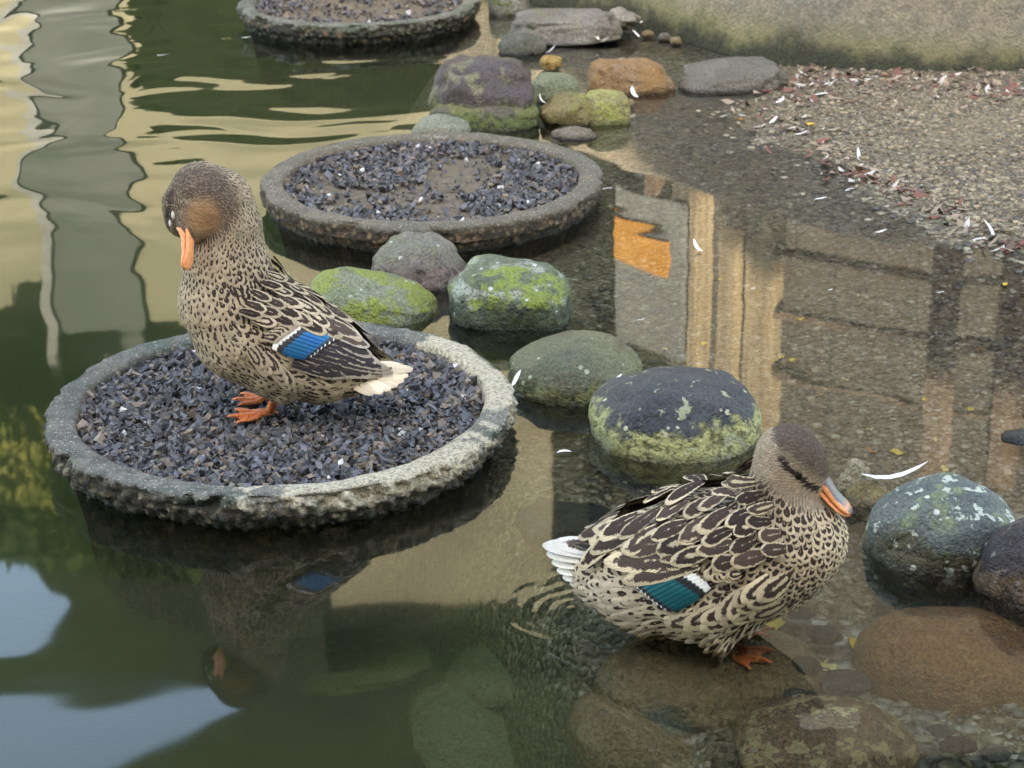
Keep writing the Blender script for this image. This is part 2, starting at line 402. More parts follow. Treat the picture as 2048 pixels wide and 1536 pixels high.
shed = empty('sky_screen_shed', (2.3, 7.3, 0), 'dark brown boarded shed added behind the timber fence to block the sky', 'shed')  # dark screen added to keep open sky out of the water's reflection
shed_m = wood_mat('dark_boarding', (.024, .02, .013), (.015, .013, .009))
for i in range(22):
    v, f = box(.62+i*.16, .7785+i*.16, 7.3+.003*(i % 2), 7.36, -.3, 3.6)
    obj('board', v, f, shed_m, shed, loc=(.62+i*.16, 7.3, 0), smooth=False)
v, f = box(.5, 4.3, 7.37, 9.0, -.3, 3.58); obj('wall', v, f, roof_m, shed, loc=(.5, 7.4, 0), smooth=False)
v, f = box(.4, 4.4, 7.1, 9.2, 3.6, 3.72); obj('roof', v, f, roof_m, shed, loc=(.4, 7.1, 3.6), smooth=False)
# unseen block added behind the viewer to keep the sun off the pond
blk = empty('shade_block', (0, -5, 0), 'unseen grey block added behind the camera to shade the pond', 'building')
wallm = plain('grey_block_render', (.4, .39, .37), (.34, .33, .31), 2)
v, f = box(-14, 14, -9, -5, -.3, 8.0); obj('wall', v, f, wallm, blk, loc=(0, -5, 0), smooth=False)
v, f = box(-14.2, 14.2, -9.2, -4.98, 8.0, 8.12); obj('parapet', v, f, wallm, blk, loc=(0, -5, 8.0), smooth=False)
for i in range(9):
    for zf in (1.2, 4.4):
        v, f = box(-12.6+i*3, -11.4+i*3, -4.995, -4.96, zf, zf+1.7)
        obj('window', v, f, plain('window_glass', (.05, .07, .09), rough=.1) if (i == 0 and zf == 1.2) else bpy.data.materials['window_glass'], blk, loc=(-12+i*3, -5, zf), smooth=False)

# ------------------------------------------------------------------ round concrete trays with gravel
def tray_mat(name, c1, c2, lich, alg, side_dark):
    g = G(name); _seed[0] += 1; o = _seed[0]*2.9; p = g.pos((o, -o, 0))
    n1 = g.noise(p, 7, 5, .6); n2 = g.noise(p, 38, 5, .65); n3 = g.noise(p, 170, 4, .65)
    col = g.mix(g.ramp(n2, .35, .65), c1, c2)
    col = g.mix(g.ramp(n1, .47, .62), col, alg)
    pale = g.attr('pale', 'Fac')
    lm = g.ramp(g.math('ADD', g.math('MULTIPLY', pale, .5), g.math('MULTIPLY_ADD', n2, .5, g.math('MULTIPLY', n1, .3))), .55, .63)
    col = g.mix(lm, col, g.mix(g.ramp(n3, .35, .65), lich, tuple(x*.6 for x in lich)))
    col = g.mix(g.math('MULTIPLY', g.ramp(n3, .5, .68), .5), col, (.05, .045, .035))
    col = g.mix(g.math('MULTIPLY', g.ramp(g.noise(p, 240, 2), .61, .66), .75), col, (.5, .48, .42))
    side = g.math('SUBTRACT', 1.0, g.ramp(g.math('MULTIPLY_ADD', n2, .03, g.math('MULTIPLY_ADD', pale, .022, g.z())), .055, .074))
    sc_ = g.n('ShaderNodeSeparateColor', Color=g.vor(p, 70, out='Color')).outputs[0]
    sd = g.mix(g.ramp(sc_, .1, .95), tuple(x*.25 for x in side_dark), tuple(min(1, x*1.9) for x in side_dark))
    sd = g.mix(g.ramp(g.vor(p, 70), .25, .6), sd, tuple(x*.18 for x in side_dark))
    sd = g.mix(g.ramp(g.noise(p, 30, 4), .55, .65), sd, (.16, .10, .05))
    col = g.mix(g.math('MULTIPLY', side, .9), col, sd)
    wet = g.math('SUBTRACT', 1.0, g.ramp(g.z(), .004, .014))
    col = g.mix(wet, col, g.mix(.6, col, (.01, .012, .006)))
    rg = g.math('SUBTRACT', .85, g.math('MULTIPLY', wet, .55))
    return g.fin(col, rg, g.bump(g.math('ADD', n3, g.math('MULTIPLY_ADD', g.noise(p, 420, 2), .5, n2)), .010, 1.0))
def tray(c, label, mat, pale_fn, seed, ro=.375, ri=.318, top=.06, tilt=(0, 0), crumb=1.0):
    t = empty('concrete_tray', (c.x, c.y, 0), label, 'tray')
    prof = [(ri, .02), (ri+.001, .035), (ri+.003, top-.010), (ri+.006, top-.003), (ri+.012, top), (ri+.022, top+.001), (ri+.034, top+.001), (ro-.010, top), (ro-.004, top-.001), (ro-.001, top-.004)]
    prof += [(ro-.0002*q*q*.12-.0008*q*(q > 9), top-.004-.0034*q) for q in range(1, 22)] + [(ro-.04, -.05), (ro-.06, -.2)]
    NA = 640; v, pa = [], []
    for i in range(NA):
        a = 2*math.pi*i/NA; ca, sa = math.cos(a), math.sin(a)
        wob = fbm((ca*1.2, sa*1.2, 0), 1.4, 3, seed)*.006
        for j, (r, z) in enumerate(prof):
            P = Vector((c.x+r*ca, c.y+r*sa, z))
            k = fbm(P, 22, 4, seed)*.0028
            if j >= 8:                       # crumbling outer side with stones showing
                vd = mnoise.voronoi(P*62)[0][0]; ed_ = min(1, (j-7)/4)
                k += crumb*(-.019*min(vd, .8)*ed_ + fbm(P, 11, 3, seed+4)*.008*ed_ + .004*ed_)
                if j <= 14: k -= max(0, fbm(P, 13, 3, seed+9)-.12)*.045*crumb
            rr = r + wob + k
            zz = z + fbm(P, 16, 3, seed+1)*.0022*(1 if z > .03 else 0) + tilt[0]*r*ca + tilt[1]*r*sa
            v.append((c.x+rr*ca, c.y+rr*sa, zz)); pa.append(pale_fn(a))
    m = len(prof); f = [(i*m+j, i*m+j+1, ((i+1) % NA)*m+j+1, ((i+1) % NA)*m+j) for i in range(NA) for j in range(m-1)]
    o = obj('rim', v, f, mat, t, loc=(c.x, c.y, 0))
    at = o.data.attributes.new('pale', 'FLOAT', 'POINT'); at.data.foreach_set('value', np.array(pa, np.float32))
    v = [(c.x, c.y, .034)]; f = []
    for i in range(72):
        a = 2*math.pi*i/72
        v.append((c.x+(ri+.008)*math.cos(a), c.y+(ri+.008)*math.sin(a), .034+tilt[0]*ri*math.cos(a)+tilt[1]*ri*math.sin(a)))
    f = [(0, 1+i, 1+(i+1) % 72) for i in range(72)]
    obj('floor', v, f, plain('tray_silt_%d' % seed, (.17, .135, .095), (.10, .085, .065), 60, .9, .004), t, loc=(c.x, c.y, 0), smooth=False)
    return t
g = G('gravel_chips'); n = g.noise(g.pos(), 160, 3)
gravel_m = g.fin(g.mix(g.math('MULTIPLY', g.ramp(n, .4, .7), .45), g.attr('col'), (.11, .107, .105)), .5, g.bump(n, .002), spec=.5)
CUBE = np.array([(x, y, z) for z in (-1, 1) for y in (-1, 1) for x in (-1, 1)], float)
CF = np.array([(0, 2, 3, 1), (4, 5, 7, 6), (0, 1, 5, 4), (2, 6, 7, 3), (0, 4, 6, 2), (1, 3, 7, 5)])
def rand_rot(r, n):
    q = r.normal(size=(n, 4)); q /= np.linalg.norm(q, axis=1)[:, None]; w, x, y, z = q.T
    return np.stack([np.stack([1-2*(y*y+z*z), 2*(x*y-w*z), 2*(x*z+w*y)], -1), np.stack([2*(x*y+w*z), 1-2*(x*x+z*z), 2*(y*z-w*x)], -1), np.stack([2*(x*z-w*y), 2*(y*z+w*x), 1-2*(x*x+y*y)], -1)], 1)
def gravel(c, n, ri, seed, cover, label, zb=.034, size=.0054, tilt=(0, 0)):
    r = np.random.default_rng(seed)
    a = r.random(n)*2*np.pi; rad = ri*np.sqrt(r.random(n))
    x, y = rad*np.cos(a), rad*np.sin(a)
    cov = np.array([fbm((xx, yy, 0), 5, 3, seed) for xx, yy in zip(x, y)])
    keep = (cov > cover) | (rad > ri*.86) | (r.random(n) < .12)
    x, y, rad = x[keep], y[keep], rad[keep]; n = len(x)
    s = size*(.4+1.05*r.random(n)**1.6)[:, None]*np.stack([.9+.5*r.random(n), .7+.4*r.random(n), .4+.3*r.random(n)], 1)
    v = CUBE[None]*(1+r.uniform(-.62, .3, size=(n, 8, 3)))*s[:, None]
    v = np.einsum('nij,nkj->nki', rand_rot(r, n), v)
    z = zb + .003 + .010*r.random(n) + .004*(rad/ri)**2 + tilt[0]*x + tilt[1]*y
    v += np.stack([c.x+x, c.y+y, z], 1)[:, None]
    f = (CF[None] + (np.arange(n)*8)[:, None, None]).reshape(-1, 4)
    o = obj('gravel', v.reshape(-1, 3), f, gravel_m, loc=(c.x, c.y, zb), smooth=False)
    b = .022+.095*r.random(n)**1.7; tint = r.random(n)
    col = np.stack([b*(1.0+.12*tint), b, b*(1.16-.16*tint)], 1)
    br = r.random(n) < .22; col[br] = np.array([.17, .125, .085])*(.5+.8*r.random(br.sum()))[:, None]
    wh = r.random(n) < .010; col[wh] = np.array([.6, .58, .55])
    set_col(o, 'col', np.repeat(col, 8, 0))
    return tag(o, label, 'gravel', kind='stuff')
C1, C2, C3 = Vector((-.3706, 2.954, 0)), Vector((-.170, 4.212, 0)), Vector((-.456, 6.143, 0))
def bumpf(a, c, w): d = (a-c+math.pi) % (2*math.pi)-math.pi; return math.exp(-(d/w)**2)
tray(C1, 'round concrete tray of dark gravel under the preening duck', tray_mat('tray_concrete_front', (.215, .195, .155), (.105, .097, .08), (.68, .58, .40), (.085, .10, .075), (.14, .115, .07)), lambda a: 1.3*bumpf(a, .35, .45)+.7*bumpf(a, -1.05, .65)-.3*bumpf(a, 2.8, .9), 1)
tray(C2, 'round brown concrete tray of gravel behind the mossy boulders', tray_mat('tray_concrete_middle', (.215, .17, .115), (.125, .10, .07), (.36, .3, .22), (.14, .12, .08), (.15, .10, .05)), lambda a: .25*bumpf(a, 1.5, .9), 2, crumb=.45)
tray(C3, 'mossy round concrete tray farthest out in the pond, near the wall', tray_mat('tray_concrete_back', (.2, .195, .155), (.11, .11, .085), (.38, .37, .29), (.07, .09, .05), (.06, .065, .04)), lambda a: .2, 3)
gravel(C1, 7600, .318, 11, -.75, 'dark blue grey gravel chips filling the tray under the preening duck')
gravel(C2, 4400, .318, 12, -.14, 'dark gravel chips over brown silt in the brown middle tray')
gravel(C3, 2400, .318, 13, .02, 'dark gravel and tan silt in the mossy farthest tray')

# ------------------------------------------------------------------ boulders
def boulder(cx, cy, hw, hh, zc, mat, label, br=.8, e=1.0, rot=0, seed=1, rough=.06, name='boulder', group=None, sub=5, yaw=0, cat='rock'):
    """cx, cy, hw, hh: silhouette of the whole stone; zc: height of its middle"""
    c = W(cx, cy, zc); S = scale_at(c); a = hw/S; b = a*br
    dist = math.hypot(c.x, c.y); th = math.atan2(CAM_H-zc, dist)
    hm = hh/S; cz = math.sqrt(max((hm*hm-(b*math.sin(th))**2), (hm*.35)**2))/math.cos(th)
    d, f = ico(sub)
    p = np.sign(d)*np.abs(d)**e
    if e < 1: p = p/np.maximum(1, (np.abs(p)**(2/e)).sum(1)**(e/2))[:, None]
    k = np.array([fbm(q, 1.1, 3, seed)*1.5 + fbm(q, 3.2, 4, seed+3)*.35 for q in d])
    p = p*(1+1.45*rough*k-.04*np.abs(np.array([fbm(q, 1.9, 2, seed+7) for q in d])))[:, None]*np.array([a, b, cz])
    t = R_(rot); Rm = np.array([[math.cos(t), 0, math.sin(t)], [0, 1, 0], [-math.sin(t), 0, math.cos(t)]])
    y = R_(yaw); Ry = np.array([[math.cos(y), -math.sin(y), 0], [math.sin(y), math.cos(y), 0], [0, 0, 1]])
    p = p @ (Ry @ Rm).T + np.array(c)
    o = obj(name, p, f, mat, loc=(c.x, c.y, c.z))
    return tag(o, label, cat, group)
YL, GR = (.36, .36, .12), (.12, .17, .035)
rm = rock_mat
boulder(833, 560, 100, 95, -.005, rm('rock_grey_purple', (.21, .19, .145), (.14, .115, .10), (.20, .2, .12), .35, low=(.17, .12, .10), low_h=.025, drop=(.5, .5, .45)), 'grey purple boulder half sunk before the brown tray', .9, 1, 4, 1, .08)
boulder(752, 612, 134, 66, .01, rm('rock_bright_moss', (.24, .25, .17), (.15, .17, .08), (.27, .31, .06), .62, drop=(.6, .62, .55), dark=(.06, .075, .035)), 'bright green mossy boulder touching the gravel tray', .75, .85, 15, 2, .05)
boulder(1024, 615, 120, 92, .012, rm('rock_green_white', (.14, .16, .10), (.09, .11, .06), (.25, .31, .06), .5, streak=(.42, .44, .37), drop=(.55, .57, .5), low=(.06, .075, .04), low_h=.025), 'blocky green boulder with whitish streaks', .85, .72, 3, 3, .07)
boulder(1150, 757, 139, 93, .008, rm('rock_olive', (.175, .165, .085), (.115, .12, .07), None, low=(.16, .165, .06), low_h=.02, drop=(.42, .43, .3), dark=(.12, .09, .05), rough=.42), 'smooth olive oval boulder between two others', .85, .95, -3, 4, .04)
boulder(1352, 850, 173, 116, .014, rm('rock_blue_black', (.075, .078, .08), (.045, .046, .048), None, low=(.44, .42, .17), low_h=.036, drop=(.5, .48, .34), speck=(.32, .33, .2), speck_amt=.12, rough=.48), 'blue black boulder with a yellow green lichen band', .85, .88, 2, 5, .04)
boulder(1886, 1082, 150, 128, .010, rm('rock_grey_green', (.15, .165, .14), (.10, .115, .105), (.24, .28, .14), .42, low=(.10, .085, .04), low_h=.022, drop=(.62, .64, .52), speck=(.5, .52, .42), speck_amt=.3), 'grey green boulder flecked white beside the standing duck', .85, .9, 8, 6, .05)
boulder(2080, 1160, 130, 132, .010, rm('rock_purple', (.07, .057, .057), (.048, .037, .035), None, low=(.13, .085, .045), low_h=.03, speck=(.2, .17, .16), speck_amt=.2, rough=.42), 'dark purple brown boulder above the tan one', .8, .95, 0, 7, .05)
tan = rm('rock_tan_wet', (.46, .215, .055), (.33, .15, .04), None, speck=(.5, .28, .1), speck_amt=.25, rough=.4)
boulder(1915, 1338, 205, 124, -.075, tan, 'large smooth tan boulder just below the water', .8, .92, 8, 8, .03)
boulder(1655, 1505, 178, 112, -.049, rm('rock_brown_lichen', (.32, .2, .09), (.19, .125, .06), None, speck=(.5, .4, .17), speck_amt=.55, drop=(.5, .46, .36)), 'brown boulder whose pale tip breaks the water', .9, .9, 6, 9, .06)
boulder(1420, 1358, 225, 105, -.082, rm('rock_olive_brown', (.55, .38, .19), (.42, .29, .14), None, streak=(.32, .23, .12)), 'flat olive brown sunken boulder under the standing duck', .75, .8, -2, 10, .03)
boulder(1330, 1490, 200, 110, -.14, rm('rock_tan_sunk', (.55, .39, .2), (.45, .31, .16), None), 'sunken pale tan boulder in front of the flat one', .8, .85, 14, 11, .03)
boulder(1000, 1470, 190, 105, -.29, rm('rock_green_sunk', (.44, .42, .27), (.36, .35, .21), None), 'big pale green boulder deep in the murky water', .9, .85, 10, 12, .04)
boulder(1060, 1320, 170, 80, -.22, bpy.data.materials['rock_green_sunk'], 'deep greenish boulder below the ripples at the duck tail', .9, .85, -18, 13, .05)
boulder(760, 1290, 190, 90, -.33, bpy.data.materials['rock_green_sunk'], 'dim greenish boulder sunk deepest before the gravel tray', .9, .85, -8, 14, .05)
boulder(1140, 1055, 105, 48, -.045, rm('rock_black_sunk', (.035, .036, .03), (.022, .022, .02), None), 'black sunken slab off the standing duck\'s tail', .7, .75, 4, 15, .06)
boulder(1190, 980, 90, 40, -.12, rm('rock_murk', (.12, .11, .06), (.08, .08, .04), None), 'murky brown sunken stone in front of the olive boulder', .8, .85, 10, 16, .06)
# back group
pur = rm('rock_back_purple', (.105, .085, .082), (.075, .06, .056), (.22, .2, .12), .36, low=(.15, .16, .05), low_h=.04, rough=.5)
boulder(972, 196, 104, 78, .05, pur, 'big purple brown boulder behind the brown tray', .85, .68, 10, 17, .09)
boulder(972, 238, 112, 42, .012, rm('rock_back_moss', (.13, .115, .085), (.1, .085, .06), (.2, .2, .07), .45, low=(.11, .13, .035), low_h=.03), 'long mossy stone leaning on the purple boulder', .55, .7, 3, 18, .06)
boulder(1112, 181, 46, 36, .02, rm('rock_small_green', (.19, .2, .12), (.13, .15, .08)), 'small sage green stone beside the purple boulder', .9, .8, 0, 19, .06, sub=4)
yel = rm('rock_yellow_moss', (.25, .2, .09), (.15, .11, .05), (.28, .27, .07), .45, dark=(.08, .06, .03))
boulder(1135, 226, 56, 34, .02, yel, 'knobbly yellow mossy stone with dark gaps', .8, .8, -10, 20, .12, sub=4)
boulder(1212, 224, 48, 40, .02, rm('rock_yellow_block', (.28, .24, .10), (.19, .15, .07), (.40, .40, .12), .5), 'square yellow green block at the water edge', .8, .55, 4, 21, .06, sub=4)
boulder(1262, 180, 84, 60, -.005, rm('rock_orange', (.27, .17, .09), (.26, .135, .04), None, dark=(.3, .22, .15)), 'orange brown wedge stone in the shallows', .7, .7, 14, 22, .12)
boulder(1458, 168, 104, 48, .0, rm('rock_grey_slab', (.17, .155, .125), (.125, .11, .085), None, rough=.5), 'flat grey brown slab by the leaf litter', .75, .72, -4, 23, .09)
boulder(1135, 56, 108, 34, .035, rm('rock_back_grey', (.22, .205, .17), (.16, .14, .125), (.2, .2, .12), .3, rough=.8), 'long grey stone at the foot of the wall', .55, .65, -2, 24, .09)
boulder(1046, 96, 46, 32, .01, rm('rock_back_dark', (.13, .135, .1), (.09, .09, .07), None), 'round dark grey stone before the long grey one', .8, .9, 0, 25, .08, sub=4)
boulder(1102, 126, 21, 15, .02, rm('rock_tiny_yellow', (.34, .23, .07), (.28, .17, .05), None), 'little bright yellow stone behind the sage green one', .9, .75, 0, 26, .12, sub=3)
boulder(882, 262, 58, 34, .01, rm('rock_pale_round', (.27, .26, .19), (.2, .2, .14), None), 'pale round stone peeping over the brown tray', .9, .95, 0, 27, .05, sub=4)
boulder(1148, 270, 46, 16, .0, rm('rock_wet_flat', (.22, .18, .13), (.16, .13, .1), None, rough=.3), 'flat wet stone between tray and yellow block', .8, .85, 0, 28, .1, sub=4)
boulder(1020, 12, 42, 44, .02, rm('rock_pale_mossy', (.3, .3, .27), (.2, .21, .17), (.14, .16, .05), .5), 'pale upright stone near the mossy far tray', .8, .85, 0, 29, .08, sub=4)
boulder(1245, 40, 34, 22, .045, rm('rock_tuft', (.33, .3, .25), (.22, .2, .16), None), 'knobbly pale stone at the end of the long grey one', .9, .9, 0, 30, .2, sub=4)
boulder(1742, 1010, 48, 46, -.01, rm('rock_ochre', (.26, .19, .08), (.16, .12, .05), None, dark=(.06, .05, .03)), 'ochre stone tucked beside the white flecked boulder', .8, .85, 10, 31, .12, sub=4)
boulder(1705, 985, 26, 62, .0, rm('rock_tan_shard', (.38, .32, .2), (.26, .22, .14), (.25, .24, .1), .3), 'upright tan shard beside the duck bill', .7, .7, 6, 32, .12, sub=4)
boulder(2040, 880, 40, 22, -.005, rm('rock_dark_edge', (.04, .04, .035), (.03, .03, .025), None), 'small black stone in the shallows', .9, .9, 0, 33, .1, sub=3)
pebble_ms = [rm('pebble_%d' % i, c, tuple(x*.7 for x in c), None) for i, c in enumerate([(.06, .06, .055), (.2, .18, .14), (.12, .12, .11), (.28, .21, .11)])]
PEB = [(1648, 1268, 34, 20, 0), (1690, 1368, 52, 24, 2), (1612, 1330, 30, 16, 0), (1598, 1395, 34, 18, 2), (1668, 1410, 26, 15, 1), (1830, 1500, 30, 16, 1), (1920, 1490, 36, 18, 0), (1990, 1510, 30, 15, 2), (1770, 1200, 26, 12, 2), (1600, 1226, 28, 12, 0), (1880, 1462, 26, 12, 2), (1255, 205, 12, 8, 3), (1296, 68, 12, 8, 3), (1330, 74, 14, 9, 1), (1352, 82, 12, 8, 3), (1370, 70, 10, 7, 1)]
for i, (x, y, w, h, k) in enumerate(PEB):
    far_ = y < 300
    boulder(x, y, w, h, .012 if far_ else -.045, pebble_ms[k], 'small tan pebble at the foot of the mossy wall' if far_ else 'small dark pebble lying under water by the tan boulders', .85, .85, 0, 40+i, .12, 'pebble', 'pebbles along the wall' if far_ else 'sunken pebbles', 3, cat='pebble')

# ------------------------------------------------------------------ ducks
def round_cone(P, a, b, ra, rb, lat, k):
    a, b = np.array(a), np.array(b); lat = np.array(lat)
    Q = P + ((P-a) @ lat)[..., None]*lat*(1/k-1)
    bb = b + ((b-a) @ lat)*lat*(1/k-1)
    ab = bb-a; t = np.clip(((Q-a) @ ab)/max(ab @ ab, 1e-9), 0, 1)
    return np.linalg.norm(Q-(a+t[..., None]*ab), axis=-1) - (ra+(rb-ra)*t)
def smin(a, b, k):
    h = np.clip(.5+.5*(b-a)/k, 0, 1); return b+(a-b)*h-k*h*(1-h)
def surface_nets(F, org, h):
    s = F < 0; nx, ny, nz = F.shape
    acc = np.zeros((nx-1, ny-1, nz-1, 3)); cnt = np.zeros((nx-1, ny-1, nz-1))
    def sl(a, d): return a[d[0]:nx-1+d[0], d[1]:ny-1+d[1], d[2]:nz-1+d[2]]
    cor = [(i, j, k) for i in (0, 1) for j in (0, 1) for k in (0, 1)]
    for c0 in cor:
        for ax in range(3):
            if c0[ax]: continue
            c1 = list(c0); c1[ax] = 1
            f0, f1 = sl(F, c0), sl(F, c1); m = (f0 < 0) != (f1 < 0)
            t = np.where(m, f0/np.where(m, f0-f1, 1), 0)
            for q in range(3):
                acc[..., q] += np.where(m, c0[q]+(t if q == ax else 0), 0)
            cnt += m
    act = cnt > 0; idx = -np.ones(cnt.shape, int); idx[act] = np.arange(act.sum())
    base = np.argwhere(act); verts = org + h*(base + acc[act]/cnt[act][:, None])
    faces = []
    for ax in range(3):
        o1, o2 = [(1, 2), (2, 0), (0, 1)][ax]
        lo = [1, 1, 1]; lo[ax] = 0
        rng_ = [slice(lo[q], F.shape[q]-1) for q in range(3)]
        f0 = s[tuple(rng_)]; hi = list(rng_); hi[ax] = slice(1, F.shape[ax])
        f1 = s[tuple(hi)]; e = np.argwhere(f0 != f1) + np.array(lo)
        fl = s[tuple(e.T)]
        d1 = np.zeros(3, int); d1[o1] = 1; d2 = np.zeros(3, int); d2[o2] = 1
        q = np.stack([idx[tuple((e-d1-d2).T)], idx[tuple((e-d2).T)], idx[tuple(e.T)], idx[tuple((e-d1).T)]], 1)
        q[~fl] = q[~fl][:, ::-1]
        faces.append(q)
    return verts, np.concatenate(faces)

FU = np.array([-1, -.5, 0, .5, 1.]); FV = np.array([0, .2, .4, .6, .8, .93, 1.0])
def outline(v, blunt=.5):
    v = np.asarray(v); return np.where(v < .55, .62+.38*np.sin(np.pi/2*v/.55), np.sqrt(np.clip(1-((v-.55)/.45)**2*(1-.04), 0, 1))**(1.0 if blunt >= .5 else 1.6))
FFACE = np.array([(j*5+i, j*5+i+1, (j+1)*5+i+1, (j+1)*5+i) for j in range(6) for i in range(4)])
UU, VV = np.meshgrid(FU, FV); UU, VV = UU.ravel(), VV.ravel(); OW = outline(VV)

g = G('plumage')
sa = g.n('ShaderNodeSeparateColor', Color=g.attr('fuv'))
u, v = sa.outputs[0], sa.outputs[1]; rnd = sa.outputs[2]
pt = g.n('ShaderNodeSeparateColor', Color=g.attr('pat'))
rin, rout, tipw = pt.outputs[0], pt.outputs[1], pt.outputs[2]
uu = g.math('ABSOLUTE', g.math('MULTIPLY_ADD', u, 2.0, -1.0))
vv_ = g.math('MAXIMUM', g.math('DIVIDE', g.math('SUBTRACT', v, .5), .5), 0.0)
d = g.math('SQRT', g.math('ADD', g.math('MULTIPLY', uu, uu), g.math('MULTIPLY', vv_, vv_)))
fz = g.noise(g.pos(), 420, 2, .5)
fz2 = g.noise(g.pos(), 130, 2, .5)
d = g.math('ADD', d, g.math('ADD', g.math('MULTIPLY_ADD', fz, .42, -.21), g.math('MULTIPLY_ADD', fz2, .5, -.25)))
inn = g.ramp(g.math('SUBTRACT', d, rin), -.07, .07)
onn = g.math('SUBTRACT', 1.0, g.ramp(g.math('SUBTRACT', d, rout), -.06, .06))
mask = g.math('MULTIPLY', inn, onn)
barb = g.math('SINE', g.math('MULTIPLY', g.math('SUBTRACT', v, g.math('MULTIPLY', uu, .35)), 85.0))
vary = g.math('MULTIPLY_ADD', rnd, .36, .82)
light = g.mix(1.0, g.attr('light'), g.n('ShaderNodeCombineColor', Red=vary, Green=vary, Blue=vary).outputs[0], 'MULTIPLY')
col = g.mix(mask, light, g.attr('dark'))
shaft = g.math('SUBTRACT', 1.0, g.ramp(uu, .02, .07))
col = g.mix(g.math('MULTIPLY', shaft, .25), col, (.10, .07, .05))
plum_m = g.fin(col, .78, g.bump(g.math('MULTIPLY_ADD', barb, .25, fz), .0012, .8), spec=.18)

def spec_mat(name, c1, c2):
    g = G(name); sa = g.n('ShaderNodeSeparateColor', Color=g.attr('fuv')); v = sa.outputs[1]
    n = g.noise(g.pos(), 300, 2); vn = g.math('MULTIPLY_ADD', n, .06, g.math('ADD', v, -.03))
    col = g.mix(g.ramp(g.noise(g.pos(), 14, 2), .3, .7), c1, c2)
    bl = (.012, .012, .015); wh = (.78, .74, .68)
    col = g.mix(g.math('SUBTRACT', 1.0, g.ramp(vn, .27, .30)), col, bl)
    col = g.mix(g.math('SUBTRACT', 1.0, g.ramp(vn, .12, .15)), col, wh)
    col = g.mix(g.ramp(vn, .86, .885), col, bl); col = g.mix(g.ramp(vn, .965, .98), col, wh)
    m = g.math('MULTIPLY', g.math('MULTIPLY', g.ramp(vn, .27, .30), g.math('SUBTRACT', 1.0, g.ramp(vn, .86, .885))), .55)
    b = g.math('SINE', g.math('MULTIPLY', sa.outputs[0], 22.0))
    return g.fin(col, .42, g.bump(b, .0003, .4), metal=m)

def feather_attrs(o, n, light, dark, pat, rnds):
    fuv = np.stack([np.tile((UU+1)/2, n), np.tile(VV, n), np.repeat(rnds, len(UU))], 1)
    set_col(o, 'fuv', fuv); set_col(o, 'light', np.repeat(light, len(UU), 0)); set_col(o, 'dark', np.repeat(dark, len(UU), 0)); set_col(o, 'pat', np.repeat(pat, len(UU), 0))

